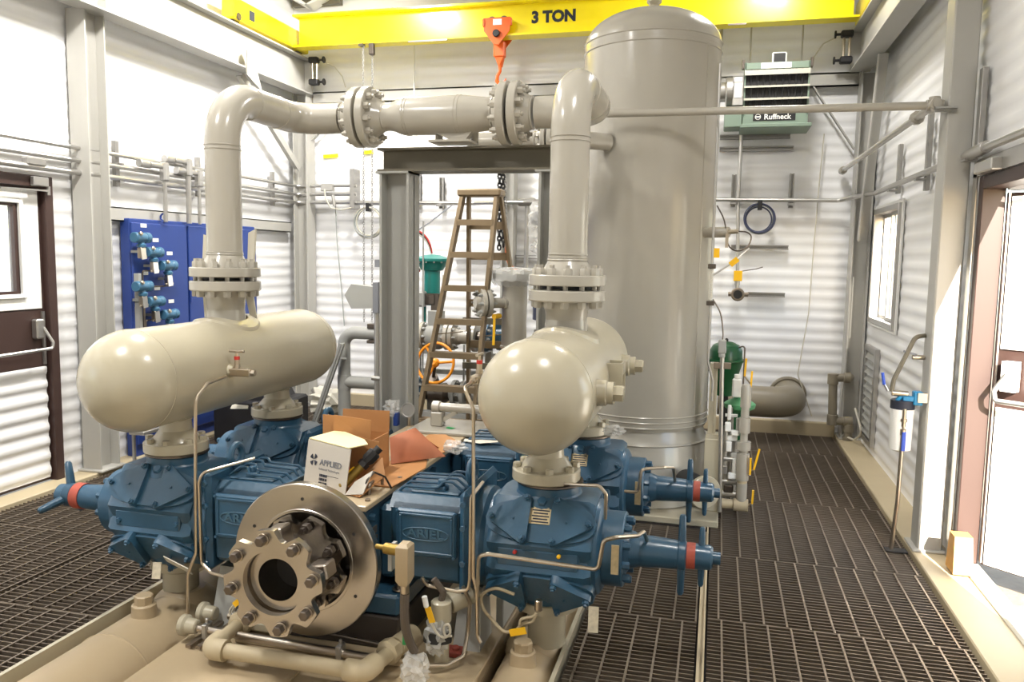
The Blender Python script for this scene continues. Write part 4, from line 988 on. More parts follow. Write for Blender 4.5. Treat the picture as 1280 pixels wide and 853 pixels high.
# ================================================================== PROCESS PIPING BEHIND
def fl2(t, x, y, z, ax, R, h, mt, nb=8, pr_=.06, gap=0):
    f = part(MB().lathe((x, y, z), ax, [(0, .02), (0, R-.003), (.003, R), (h-.003, R), (h, R-.003), (h, pr_*1.3), (h+.05, pr_)], 28), 'flange', mt, t)
    bolts(f, circ(Vector((x, y, z))+Vector(ax)*h, ax, R*.8, nb), ax, .013, .02, 'steelgrey', .01)
Y1 = 6.6
t = thing('control_valve_line', (-2.2, Y1, .9), 'flanged grey valve line with blue end flanges behind the stepladder', 'pipe')
part(MB().cyl((-2.62, Y1, 1.0), (-2.49, Y1, 1.0), .06), 'spool', 'steelgrey', t)
fl2(t, -2.60, Y1, 1.0, (-1, 0, 0), .12, .035, 'blue'); fl2(t, -2.50, Y1, 1.0, (1, 0, 0), .12, .035, 'grey')
part(MB().lathe((-2.46, Y1, 1.0), (1, 0, 0), [(0, .07), (.03, .1), (.08, .12), (.13, .12), (.17, .1), (.2, .07)], 28).cyl((-2.36, Y1, 1.05), (-2.36, Y1, 1.22), .075), 'valve_body', 'steelgrey', t)
fl2(t, -2.235, Y1, 1.0, (-1, 0, 0), .12, .035, 'grey'); fl2(t, -2.225, Y1, 1.0, (1, 0, 0), .12, .035, 'grey')
part(MB().cyl((-2.16, Y1, 1.0), (-2.0, Y1, 1.0), .062), 'spool', 'grey', t)
fl2(t, -1.985, Y1, 1.0, (-1, 0, 0), .125, .035, 'grey'); fl2(t, -1.91, Y1, 1.0, (1, 0, 0), .12, .035, 'blue')
part(MB().cyl((-1.985, Y1, 1.0), (-1.90, Y1, 1.0), .06), 'stud_ring', 'darksteel', t)
part(MB().lathe((-1.84, Y1, 1.0), (1, 0, 0), [(0, .06), (.04, .1), (.12, .1), (.16, .06)], 20).box(-1.82, -1.72, Y1-.05, Y1+.05, 1.05, 1.14, .01), 'ball_valve', 'blue', t)
for x in (-2.47, -1.93): part(MB().box(x-.03, x+.03, Y1+.15, Y1+.21, 0, .95, .004).box(x-.07, x+.07, Y1+.11, Y1+.25, 0, .012).box(x-.03, x+.03, Y1-.04, Y1+.18, .87, .9), 'pipe_stand', 'grey', t)
t = thing('gate_valve_line', (-2.3, Y1, .4), 'lower valve line with blue flange below the orange handwheel', 'pipe')
part(MB().cyl((-2.65, Y1, .5), (-1.75, Y1, .5), .058), 'pipe', 'steelgrey', t)
fl2(t, -2.57, Y1, .5, (-1, 0, 0), .125, .035, 'blue', 8); fl2(t, -2.53, Y1, .5, (1, 0, 0), .125, .035, 'blue2', 8)
part(MB().lathe((-2.45, Y1, .5), (1, 0, 0), [(0, .06), (.04, .09), (.18, .09), (.22, .06)], 24).cyl((-2.34, Y1-.02, .52), (-2.34, Y1-.16, .66), .05), 'valve_body', 'darksteel', t)
fl2(t, -2.2, Y1, .5, (1, 0, 0), .12, .035, 'steelgrey'); fl2(t, -2.08, Y1, .5, (-1, 0, 0), .12, .035, 'steelgrey')
part(MB().box(-2.7, -1.7, Y1-.05, Y1+.05, .26, .33), 'rack_bar', 'steelgrey', t)
for x in (-2.6, -2.13, -1.75): part(MB().box(x-.025, x+.025, Y1-.025, Y1+.025, 0, .45), 'pipe_stand', 'steelgrey', t)
part(MB().cyl((-2.34, 6.47, .64), (-2.275, 6.34, .79), .014), 'stem', 'darksteel', t)
t = thing('handwheel', (-2.34, 6.3, .6), 'orange spoked handwheel seen through stepladder', 'handwheel')
c = V(-2.27, 6.33, .80); ax = V(-.1, -1, .22).normalized()
part(MB().torus(c, ax, .168, .012, 40, 10), 'rim', 'wheelorange', t)
part(MB().lathe(c, ax, [(-.02, .03), (0, .04), (.03, .035), (.045, .02)], 16), 'hub', 'wheelorange', t)
u_, v_, _ = basis(ax)
for k in range(3):
    a = k*2*PI/3+.12; d = u_*math.cos(a)+v_*math.sin(a); part(MB().tube([c+d*.02, c+d*.165], .011, 8), 'spoke', 'wheelorange', t)
RX, RY = -1.54, 6.12
# wrapped riser
t = thing('wrapped_riser', (RX, RY, 0), 'grey vertical pipe with plastic wrapped top flange and side branch', 'pipe')
part(MB().lathe((RX, RY, 0), (0, 0, 1), [(0, .16), (.02, .16), (.02, .1), (.6, .1), (.98, .1), (.985, .108), (1.0, .108), (1.005, .1), (1.52, .1)], 32), 'pipe', 'grey', t)
part(MB().lathe((RX, RY, 1.52), (0, 0, 1), [(0, .11), (.01, .175), (.05, .178), (.06, .15), (.08, .02)], 32), 'top_flange', 'steelgrey', t)
pw = crumple((RX, RY, 1.55), .19, None, None, None, None, seed=4, squash=(1.04, 1.04, .27)) if False else None
bmw = MB(); rnd = random.Random(9); prof = [(-.09, .15), (-.05, .185), (0, .19), (.03, .186), (.045, .12), (.05, .0)]
u8 = 40; vs = []; fs = []
for i, (z, r) in enumerate(prof):
    for k in range(u8):
        a = 2*PI*k/u8; rr = r*(1+(rnd.uniform(-.05, .05) if r > .1 else 0)); vs.append((RX+rr*math.cos(a), RY+rr*math.sin(a), 1.565+z+rnd.uniform(-.008, .008)))
for i in range(len(prof)-1):
    for k in range(u8): fs.append((i*u8+k, i*u8+(k+1) % u8, (i+1)*u8+(k+1) % u8, (i+1)*u8+k))
part(bmw.add(vs, fs), 'plastic_cover', 'plastic', t, ang=15)
part(MB().cyl((RX, RY, 1.34), (RX-.07, RY-.08, 1.34), .05).cyl((RX-.03, RY-.05, 1.34), (RX-.17, RY-.14, 1.34), .04), 'branch', 'grey', t)
d = V(-.75, -.55, 0).normalized()
for s_ in (1, -1):
    f = part(MB().lathe(V(RX-.20, RY-.16, 1.34)-d*(.006*s_), d*-s_, [(0, .02), (0, .11), (.004, .113), (.03, .113), (.034, .11), (.034, .06), (.07, .045)], 32), 'branch_flange', 'grey', t)
    bolts(f, circ(V(RX-.20, RY-.16, 1.34)-d*s_*.04, d, .09, 8), d*-s_, .014, .022, 'steelgrey', .012)
part(MB().beam((RX-.105, RY-.2, 1.22), (RX-.11, RY-.2, 1.02), .012, .018).rod((RX-.09, RY-.1, 1.24), (RX-.11, RY-.2, 1.24), .02), 'lever', 'tagyellow', t)
for z in (1.15, .78): part(MB().box(-2.0, -1.6, RY+.11, RY+.15, z, z+.05), 'cross_bar', 'frame_olive', t)
# bagged transmitter on the riser
t = thing('bagged_instrument', (-1.37, 6.5, 1.6), 'instrument in a clear plastic bag above the wrapped riser', 'instrument')
part(MB().cyl((-1.40, 6.52, 1.58), (-1.40, 6.52, 1.82), .018).rod((-1.40, 6.52, 1.70), (-1.40, 6.52, 1.76), .03), 'stem', 'alu', t)
part(MB().obox((-1.43, 6.52, 1.98), (.025, .03, .09), (1, 0, .4), (0, 1, 0), .01).rod((-1.50, 6.52, 2.0), (-1.42, 6.52, 1.98), .03), 'head', 'printgrey', t)
part(crumple((-1.44, 6.52, 2.0), .12, None, 'x', None, None, seed=8, squash=(.85, .5, 1.15)), 'bag', 'plastic', t, ang=20)
part(crumple((-1.42, 6.52, 1.78), .075, None, 'x', None, None, seed=3), 'bag', 'plastic', t, ang=20)
# teal control valve actuator
t = thing('valve_actuator', (-2.51, 6.9, 1.0), 'teal diaphragm valve actuator behind portal post', 'actuator')
part(MB().lathe((-2.51, 6.9, 1.66), (0, 0, 1), [(-.10, .07), (-.09, .10), (-.05, .125), (-.012, .14), (-.012, .168), (0, .17), (.012, .168), (.02, .14), (.045, .07), (.05, .02)], 36), 'diaphragm_case', 'teal', t)
bolts(t, circ((-2.51, 6.9, 1.647), (0, 0, 1), .158, 14), (0, 0, -1), .008, .014, 'steelgrey')
part(MB().rod((-2.51, 6.9, 1.25), (-2.51, 6.9, 1.58), .072).tube([(-2.57, 6.87, 1.3), (-2.57, 6.87, 1.0), (-2.53, 6.87, .95), (-2.45, 6.87, .95)], .016), 'yoke', 'teal', t)
part(MB().box(-2.48, -2.40, 6.78, 6.86, 1.12, 1.36, .008).box(-2.56, -2.44, 6.77, 6.84, 1.26, 1.36, .006), 'positioner_mount', 'darksteel', t)
part(MB().box(-2.70, -2.53, 6.74, 6.84, 1.24, 1.38, .015), 'positioner', 'steelgrey', t)
part(MB().box(-2.655, -2.59, 6.735, 6.742, 1.27, 1.32), 'positioner_window', 'black', t)
part(MB().tube(fillet([(-2.66, 6.79, 1.24), (-2.66, 6.79, 1.1), (-2.67, 6.8, .3)], .03), .012), 'cable_gland', 'printgrey', t)
part(MB().tube([(-2.53, 6.72, 2.0), (-2.53, 6.72, .3)], .008, 6), 'air_tube', 'steelgrey', t)
solo(MB().box(-2.37, -2.365, 6.78, 6.84, 1.38, 1.53, .002), 'paper_tag', 'offwhite', 'blank paper tag hanging from teal actuator', 'tag')
for k, (mt_, dz) in enumerate((('red', 0), ('black', .016), ('offwhite', .03))):
    solo(MB().tube(smooth([(-2.50, 6.86, 1.72-dz*.2), (-2.52, 6.86, 1.80-dz), (-2.57, 6.86, 1.88-dz), (-2.66, 6.85, 1.93-dz), (-2.74, 6.85, 1.92-dz), (-2.79, 6.86, 1.80), (-2.79, 6.87, 1.62+dz*.6), (-2.70, 6.88, 1.54+dz*.6), (-2.62, 6.88, 1.56+dz*.6)]), .009, 6),
         'hose', mt_, '%s hose looping over the teal actuator' % {'red': 'red', 'black': 'black', 'offwhite': 'white'}[mt_], 'hose')
solo(MB().tube([(-2.64, 6.85, 1.92), (-2.66, 7.2, 2.0), (-2.70, 8.0, 2.22)], .007, 6), 'hanging_cable', 'printgrey', 'thin cable from wall conduit down to hoses at teal actuator', 'cable')
# drain manifold at left
YL = 7.05
t = thing('drain_manifold', (-3.1, YL, 0), 'grey elbowed pipe manifold standing left of the portal post', 'pipe')
part(MB().tube(fillet([(-3.46, YL, .01), (-3.46, YL, .95), (-2.86, YL, .95)], .12, 8), .06, 24), 'pipe', 'steelgrey', t)
part(MB().cyl((-3.46, YL, .47), (-2.86, YL, .47), .06).cyl((-3.46, YL, .40), (-3.46, YL, .54), .066), 'branch', 'steelgrey', t)
part(MB().lathe((-3.46, YL, .0), (0, 0, 1), [(0, .13), (.025, .13), (.025, .08), (.06, .062)], 28), 'floor_flange', 'steelgrey', t)
part(MB().rod((-3.46, YL-.07, .70), (-3.40, YL-.07, .70), .012), 'plug', 'steelgrey', t)
part(MB().box(-3.2, -3.08, YL-.05, YL+.05, 1.0, 1.045, .004).box(-3.2, -3.08, YL-.06, YL+.06, .86, .89, .004), 'pipe_clamp', 'darksteel', t)
t = thing('channel_brace', (-3.5, 7.0, 0), 'slanted grey steel channel leaning with foot plate beside manifold', 'brace')
part(MB().beam((-3.40, 6.9, .86), (-3.70, 6.9, .06), .012, .09, (0, 1, 0)).beam((-3.40, 6.87, .86), (-3.70, 6.87, .06), .05, .012, (0, 1, 0)), 'channel', 'steelgrey', t)
part(MB().box(-3.82, -3.6, 6.84, 6.98, .004, .02), 'foot_plate', 'steelgrey', t)
t = thing('junction_box', (-2.85, 6.0, .5), 'grey sensor box on a thin upright conduit left of portal post', 'junction box')
part(MB().hull([(x, y, z) for y in (5.96, 6.06) for x, z in ((-2.86, 1.26), (-2.86, 1.46), (-2.66, 1.44), (-2.66, 1.27), (-2.92, 1.37))]), 'housing', 'steelgrey', t)
part(MB().box(-2.67, -2.62, 5.95, 6.07, 1.23, 1.48, .004).box(-2.66, -2.62, 5.97, 6.03, 1.60, 1.66), 'mount_plate', 'printgrey', t)
part(MB().tube([(-2.655, 6.0, 1.24), (-2.655, 6.0, .0)], .022, 12).tube([(-2.62, 6.0, 1.24), (-2.62, 6.0, .7)], .008), 'conduit', 'alu', t)
part(MB().rod((-2.69, 5.98, .70), (-2.60, 5.98, .70), .02), 'clamp', 'alu', t)
solo(MB().tube(fillet([(-1.34, 6.1, .0), (-1.34, 6.1, 1.0), (-1.27, 6.1, 1.36), (-1.2, 6.1, 1.48)], .03), .016, 8), 'bent_conduit', 'alu', 'bent bright conduit between wrapped riser and right bottle neck', 'conduit')
solo(MB().box(-1.42, -1.18, 6.3, 6.4, .92, 1.12, .006).box(-1.32, -1.28, 6.33, 6.37, 0, .92), 'terminal_box', 'steelgrey', 'plain grey terminal box behind right bottle neck', 'box')
solo(MB().lathe((-1.40, 6.7, 1.15), (0, 0, 1), [(-1.15, .1), (-1.12, .1), (-1.12, .03), (0, .03), (0, .05), (.02, .12), (.36, .12), (.40, .05)], 24), 'motor_can', 'navycable', 'dark navy cylinder partly hidden behind the right riser flange', 'motor')
solo(MB().tube([(-2.62, 6.9, .4), (-2.62, 6.9, .9)], .01).tube([(-2.2, 6.9, .4), (-2.2, 6.9, .9)], .01).box(-2.7, -1.6, 6.9, 6.95, .62, .66).box(-2.7, -1.6, 6.9, 6.95, .8, .83).box(-2.7, -2.66, 6.9, 6.95, 0, .9).box(-1.64, -1.6, 6.9, 6.95, 0, .9), 'tubing_rack', 'steelgrey', 'grey tubing rack behind the valve lines', 'rack')
# ================================================================== LEFT WALL: cabinet, transmitters, conduits
CX = -4.52
t = thing('control_cabinet', (-4.57, 6.35, 0), 'tall blue control cabinet against left wall carrying transmitters', 'cabinet')
part(MB().box(-4.63, CX-.02, 5.47, 7.26, .02, 1.957, .006), 'body', 'cabblue', t)
for y0, y1 in ((5.475, 6.16), (6.185, 7.25)):
    d = part(MB().box(CX-.02, CX, y0, y1, .12, 1.925, .006), 'door', 'cabblue', t)
    part(MB().rod((CX, y0+.01, 1.25), (CX, y0+.01, 1.38), .012).rod((CX, y0+.01, .4), (CX, y0+.01, .53), .012), 'hinge', 'cabblue', d)
part(MB().torus((-4.55, 5.9, 1.985), (0, 1, 0), .03, .008, 20, 8), 'lifting_eye', 'cabblue', t)
TXP = [(5.475, 1.804), (5.615, 1.69), (5.786, 1.582), (5.475, 1.419), (5.616, 1.291), (5.789, 1.175)]
for i, (y, z) in enumerate(TXP): part(MB().box(CX, CX+.003, y+.10, y+.17, z+.085, z+.115), 'label_plate', 'white', t)
part(MB().box(CX, CX+.05, 5.475, 5.51, .3, 1.52, .004), 'tubing_duct', 'steelgrey', t)
def transmitter(y, z, label, tagm):
    t = thing('pressure_transmitter', (CX+.07, y, z-.17), label, 'transmitter', 'transmitters on the blue cabinet'); x = CX+.085
    part(MB().lathe((x, y-.085, z), (0, 1, 0), [(0, .036), (.006, .042), (.04, .042), (.045, .038), (.12, .038), (.125, .043), (.165, .043), (.17, .034)], 24).cyl((x, y, z-.02), (x, y, z-.08), .024), 'housing', 'txblue', t)
    part(MB().lathe((x, y+.0855, z), (0, 1, 0), [(0, .03), (.002, .03)], 20), 'display', 'black', t)
    part(MB().lathe((x+.03, y-.05, z+.025), (1, 0, .6), [(0, .016), (.02, .016), (.022, .01)], 12), 'conduit_plug', 'tubing', t)
    part(MB().lathe((x, y, z-.075), (0, 0, 1), [(0, .034), (.02, .038), (.03, .024)], 20), 'sensor_neck', 'txblue', t)
    part(MB().box(x-.02, x+.02, y-.03, y+.025, z-.16, z-.078, .005).rod((x, y+.0, z-.15), (x, y+.06, z-.15), .009).rod((x+.01, y-.05, z-.155), (x+.01, y-.01, z-.155), .009), 'manifold', 'tubing', t)
    part(MB().obox((x+.026, y-.008, z-.125), (.002, .027, .045), (1, 0, 0), (0, 1, .12)), 'tag_plate', tagm, t)
    part(MB().box(CX, x, y-.02, y+.02, z-.12, z-.1), 'bracket', 'steelgrey', t)
rows = ['top transmitter of the upper diagonal row on blue cabinet', 'middle transmitter of the upper diagonal row on blue cabinet', 'lowest transmitter of the upper diagonal row on blue cabinet',
        'top transmitter of the lower diagonal row on blue cabinet', 'middle transmitter of the lower diagonal row on blue cabinet', 'lowest transmitter of the lower diagonal row on blue cabinet']
for (y, z), lb, tm in zip(TXP, rows, ('offwhite', 'white', 'white', 'alu', 'alu', 'alu')): transmitter(y, z, lb, tm)
for k, (y, z, y2) in enumerate(((5.63, 1.54, 5.52), (5.80, 1.41, 5.53), (5.63, 1.14, 5.54))):
    solo(MB().tube(fillet([(CX+.06, y+.06, z), (CX+.05, y2, z), (CX+.05, y2, .35)], .02), .007, 6), 'impulse_tube', 'darksteel', 'thin dark tube from %s transmitter down cabinet edge' % ('upper middle', 'upper lowest', 'lower middle')[k], 'tube')
for k in range(4):
    solo(MB().tube(fillet([(-4.36+.02*k, 5.3+.09*k, .30), (-4.36+.02*k, 5.3+.09*k, .55), (-4.36, 5.31+.1*k, 1.0)], .02), .007, 6), 'instrument_tube', 'tubing', 'upright thin tube below left bottle, %s' % ('nearest the column', 'second from the column', 'third from the column', 'nearest the left nozzle')[k], 'tube')
solo(MB().box(-4.40, -4.26, 5.22, 5.7, .27, .30, .004).box(-4.39, -4.37, 5.24, 5.26, .02, .28).box(-4.39, -4.37, 5.66, 5.68, .02, .28), 'tube_tray', 'alu', 'low bright tray holding upright tubes beside the blue cabinet', 'tray')
solo(slabpoly([(-3.72, 4.42, .0), (-3.66, 4.40, .005), (-3.50, 4.52, .26), (-3.56, 4.55, .27)], .006), 'masking_paper', 'offwhite', 'slanted strip of white paper behind front left cylinder', 'paper')
solo(MB().box(-4.3, -3.65, 6.15, 6.7, .004, .40, .02).hull([(-3.75, 6.2, .38), (-3.75, 6.65, .38), (-4.3, 6.2, .38), (-4.3, 6.65, .38), (-4.0, 6.3, .85), (-4.0, 6.6, .85), (-4.3, 6.3, .85), (-4.3, 6.6, .85)]), 'shade_block', 'black', 'black block put in for the shade behind left bottle near cabinet', 'machine')  # made-up black solid standing in for the shadow under cabinet and bottle
crumple((-3.75, 7.25, .22), .17, 'offwhite', 'cloth_bundle', 'crumpled pale wrapping bundle on floor beyond left bottle', 'bundle', seed=12, squash=(1.2, 1, .8))
# paper masks at left riser flange
for k, (dx, z, dz) in enumerate(((-.145, 1.63, .16), (.15, 1.63, .19), (-.13, 1.38, .12), (.13, 1.38, .12))):
    solo(slabpoly([(-2.45+dx*1.0, 3.66, z+.0), (-2.45+dx*.72, 3.67, z-.01), (-2.45+dx*.70, 3.69, z+dz*.9), (-2.45+dx*1.02, 3.68, z+dz)] if k < 2 else [(-2.45+dx*.75, 3.66, z+.11), (-2.45+dx*1.1, 3.66, z+.11), (-2.45+dx*1.15, 3.68, z-.02), (-2.45+dx*.85, 3.68, z)], .01),
         'masking_paper', 'offwhite', 'torn white masking paper %s the left riser flange, %s side' % (('above', 'above', 'below', 'below')[k], ('left', 'right', 'left', 'right')[k]), 'paper')

# conduits on the left wall
def conduit(name, pts, r, label, rad=.08, mt='alu', cat='conduit'):
    return solo(MB().tube(fillet(pts, rad, 6), r, 10), name, mt, label, cat)
for k, (z, r) in enumerate(((2.44, .017), (2.35, .019), (2.262, .021))):
    nm = ('topmost', 'middle', 'lowest')[k]
    conduit('wall_conduit', [(-4.56+.0*k, 1.0, z), (-4.56, 8.14, z), (-3.84, 8.14, z)], r, '%s bright conduit running along the left wall to the back corner' % nm)
for k, y in enumerate((5.42, 6.45, 7.71)):
    solo(MB().box(-4.62, -4.585, y-.02, y+.02, 2.20, 2.55).box(-4.59, -4.545, y-.025, y+.025, 2.235, 2.245).box(-4.59, -4.545, y-.025, y+.025, 2.37, 2.38), 'strut_bracket', 'strut', 'upright strut bracket holding left wall conduits, %s' % ('next to the grey column', 'behind the left riser pipe', 'between left riser and corner'
        )[k], 'bracket')
solo(MB().box(-3.90, -3.85, 8.10, 8.26, 2.19, 2.62, .004), 'strut_bracket', 'strut', 'strut bracket at the end of the three back wall conduits', 'bracket')
def dropfit(y, z, z2, lab, dy=.0, r=.024):
    t = thing('conduit_drop', (-4.5, y, z2), lab, 'conduit')
    part(MB().box(-4.53, -4.47, y-.035, y+.035, z-.12, z+.035, .012), 'elbow_body', 'alu', t)
    part(MB().rod((-4.5, y-.04, z), (-4.5, y-.18, z), .024).rod((-4.52, y-.28, z), (-4.52, y-.15, z), .032), 'union', 'alu', t)
    part(MB().tube([(-4.5, y, z-.1), (-4.5, y, z2)], r, 10), 'riser', 'alu', t)
dropfit(5.86, 2.40, 1.945, 'conduit drop entering the blue cabinet top, nearest the grey column', r=.018)
dropfit(6.17, 2.47, 1.945, 'thick conduit drop entering the blue cabinet top in the middle', r=.024)
dropfit(6.32, 2.39, 1.945, 'thin conduit drop entering the blue cabinet top, nearest left riser', r=.016)
solo(MB().box(-4.60, -4.53, 4.52, 4.68, 2.265, 2.325, .012), 'conduit_fitting', 'alu', 'small cast conduit fitting above the left brown door', 'fitting')

# ================================================================== BACK WALL
column_x('steel_column', -2.19, -2.06, 8.08, 8.25, 3.33, 'slim steel column on back wall behind the stepladder')
conduit('wall_conduit', [(-3.84, 8.17, 2.255), (-2.5, 8.17, 2.255), (-2.2, 8.06, 2.255), (-1.95, 8.06, 2.255), (-1.3, 8.17, 2.255)], .024, 'horizontal conduit across the back wall behind the portal')
conduit('wall_conduit', [(-.05, 8.15, 2.285), (1.08, 8.15, 2.275), (1.20, 8.02, 2.30), (1.30, 7.6, 2.30), (1.30, 3.5, 2.29)], .021, 'bright conduit from back wall turning along the right wall', .06)
for k, (x, z0, z1) in enumerate(((-3.155, 2.23, 2.60), (-2.89, 2.20, 2.53), (.12, 2.22, 2.53), (.655, 2.21, 2.535))):
    solo(MB().box(x-.022, x-.008, 8.2, 8.26, z0, z1).box(x+.008, x+.022, 8.2, 8.26, z0, z1).box(x-.022, x+.022, 8.24, 8.26, z0, z1).box(x-.03, x+.03, 8.13, 8.2, z0+.02, z0+.04), 'strut_bracket', 'strut',
         'upright strut bracket on back wall, %s' % ('first right of the portal post', 'just left of the stepladder', 'left of the navy cable coil', 'right of the navy cable coil')[k], 'bracket')
for k, (x0, x1, z) in enumerate(((.12, .655, 1.83), (.30, .645, 1.37), (-.03, .655, 2.775), (-.03, .62, 2.89))):
    solo(MB().box(x0, x1, 8.21, 8.26, z-.022, z-.010).box(x0, x1, 8.21, 8.26, z+.010, z+.022).box(x0, x1, 8.245, 8.26, z-.022, z+.022), 'strut_channel', 'strut',
         'horizontal strut channel on back wall, %s' % ('below the navy cable coil', 'at the small round sensor', 'below the unit heater', 'right under the unit heater')[k], 'strut')
conduit('wall_conduit', [(.17, 8.17, 2.95), (.165, 8.17, 2.28), (.19, 8.17, 1.6)], .018, 'upright conduit dropping below the unit heater on back wall')
conduit('wall_conduit', [(-.06, 8.17, 4.2), (-.055, 8.17, .6)], .018, 'tall upright conduit beside the vessel on back wall')
conduit('drop_wire', [(-3.2, 8.2, 4.0), (-3.19, 8.2, 2.3)], .008, 'thin white line dropping from the crane down back wall', mt='white', cat='wire')
def coil(label, x, z, R, mts, seed):
    rnd = random.Random(seed); t = thing('cable_coil', (x, 8.17, z-R), label, 'cable')
    for k in range(len(mts)):
        c = V(x+rnd.uniform(-.012, .012), 8.15+rnd.uniform(-.02, .03), z+rnd.uniform(-.012, .012)); part(MB().torus(c, (rnd.uniform(-.1, .1), 1, rnd.uniform(-.1, .1)), R*rnd.uniform(.86, 1.05), .007, 36, 6), 'loop', mts[k], t)
    part(MB().box(x-.02, x+.02, 8.11, 8.2, z+R-.05, z+R+.04, .004), 'tie', 'black', t)
coil('navy and grey cable coil hung on the back wall conduit right of vessel', .37, 2.10, .135, ['navycable', 'greycable', 'navycable', 'greycable', 'navycable', 'greycable'], 3)
coil('pale grey cable coil hung on back wall left of the portal post', -3.70, 2.05, .165, ['greycable', 'greycable', 'offwhite', 'greycable', 'offwhite'], 4)
for k, (pts, lab) in enumerate((([(-4.12, 8.2, 2.25), (-4.10, 8.2, 1.8), (-4.05, 8.2, 1.3), (-4.02, 8.2, .9)], 'thin grey cable hanging down back wall near left corner'),
                                ([(.92, 8.2, 2.9), (.90, 8.2, 2.4), (.885, 8.2, 1.9), (.87, 8.2, 1.2), (.80, 8.2, .6), (.95, 8.2, .2)], 'thin white wire running down back wall right of strut channels'))):
    conduit('wall_wire', pts, .006, lab, .1, 'greycable' if k == 0 else 'offwhite', 'wire')
t = thing('cable_clip', (-4.17, 8.15, 2.2), 'grey splice box with loose wires on the upper left back wall conduits', 'junction box')
part(MB().box(-4.25, -4.10, 8.10, 8.16, 2.38, 2.46, .01), 'cover', 'alu', t); part(MB().rod((-4.10, 8.1, 2.34), (-4.08, 8.1, 2.22), .018), 'gland', 'alu', t)
part(MB().tube([(-4.2, 8.1, 2.4), (-4.18, 8.09, 2.3), (-4.12, 8.09, 2.2), (-4.0, 8.1, 2.18), (-3.88, 8.1, 2.2)], .008, 6), 'wire', 'offwhite', t)
for k, (x, z) in enumerate(((-4.21, 2.78), (-3.755, 2.815))):
    solo(MB().obox((x, 8.275, z), (.09 if k == 0 else .055, .003, .02), (1, 0, .06), (0, 1, 0)), 'tape_strip', 'yellow', 'yellow tape strip on back wall, %s' % ('longer one near the corner', 'shorter one beside the hand chains')[k], 'tape')
t = thing('conduit_box', (-1.93, 8.1, 2.2), 'oblong conduit fitting with drop on back wall right of stepladder', 'fitting')
part(MB().box(-2.02, -1.83, 8.09, 8.15, 2.22, 2.30, .012).rod((-1.83, 8.12, 2.26), (-1.78, 8.12, 2.26), .03), 'fitting_body', 'alu', t)
part(MB().tube([(-1.92, 8.12, 2.22), (-1.93, 8.12, 1.2)], .024, 10), 'drop', 'alu', t)
solo(MB().box(-2.75, -1.55, 8.2, 8.26, 1.68, 1.69).box(-2.75, -1.55, 8.2, 8.26, 1.71, 1.72), 'strut_channel', 'strut', 'dark strut channel on back wall between ladder and riser', 'strut')
# small round sensor with yellow tag
t = thing('gas_sensor', (.19, 8.1, 1.3), 'small round sensor head with yellow tag on back wall strut', 'sensor')
part(MB().lathe((.20, 8.2, 1.37), (0, -1, 0), [(0, .05), (.04, .065), (.10, .065), (.11, .055)], 24).rod((.11, 8.14, 1.37), (.30, 8.14, 1.37), .022), 'housing', 'galv', t)
part(MB().lathe((.20, 8.089, 1.37), (0, -1, 0), [(0, .042), (.003, .042)], 20), 'face', 'black', t)
part(MB().rod((.19, 8.14, 1.42), (.19, 8.14, 1.50), .02).box(.165, .215, 8.13, 8.15, 1.46, 1.50), 'neck', 'alu', t)
part(MB().box(.155, .235, 8.12, 8.13, 1.50, 1.60, .003), 'tag_plate', 'tagyellow', t)
solo(MB().tube([(.22, 8.13, 1.595), (.36, 8.10, 1.62), (.42, 8.08, 1.64)], .005, 6), 'stiff_wire', 'darksteel', 'stiff dark wire end sticking out above the round sensor', 'wire')
# crane runway air lines / bumpers in the corners
def stop_unit(x, label, sx):
    t = thing('runway_stop', (x, 8.05, 3.5), label, 'fitting')
    part(MB().tube([(x-.03, 8.05, 3.52), (x-.03, 8.05, 3.75)], .012, 8).tube([(x+.02, 8.05, 3.52), (x+.02, 8.05, 3.75)], .012, 8), 'sight_tube', 'tubing', t)
    for z in (3.53, 3.76):
        part(MB().box(x-.06, x+.045, 8.0, 8.08, z-.03, z+.03, .01), 'valve_block', 'black', t)
        part(MB().rod((x+sx*.05, 8.04, z), (x+sx*.10, 8.04, z), .012).rod((x+sx*.10, 8.04, z), (x+sx*.115, 8.04, z), .035), 'hand_knob', 'black', t)
    part(MB().tube([(x+sx*.10, 8.06, 3.74), (x+sx*.2, 8.1, 3.70), (x+sx*.27, 8.15, 3.6), (x+sx*.28, 8.2, 3.5)], .006, 6), 'hose', 'offwhite', t)
stop_unit(-4.27, 'dark twin knob fitting with glass tubes at left end of crane runway', 1)
stop_unit(1.06, 'dark twin knob fitting with glass tubes at right end of crane runway', -1)
# exhaust hood at the very top of the back wall
t = thing('exhaust_hood', (-4.3, 8.2, 4.3), 'dark exhaust opening with pale hood high in the back left corner', 'vent')
part(MB().box(-4.62, -4.05, 8.20, 8.27, 4.38, 4.9), 'opening', 'frame_olive', t)
part(MB().hull([(-4.62, 8.1, 4.52), (-4.62, 8.27, 4.52), (-4.62, 8.1, 4.45), (-4.42, 8.1, 4.36), (-4.38, 8.1, 4.36), (-4.42, 8.27, 4.34), (-4.38, 8.27, 4.34)]).hull([(-4.0, 8.1, 4.55), (-4.0, 8.27, 4.55), (-4.0, 8.1, 4.47), (-4.42, 8.1, 4.36), (-4.38, 8.1, 4.36), (-4.42, 8.27, 4.34), (-4.38, 8.27, 4.34)]), 'hood_lip', 'white', t)
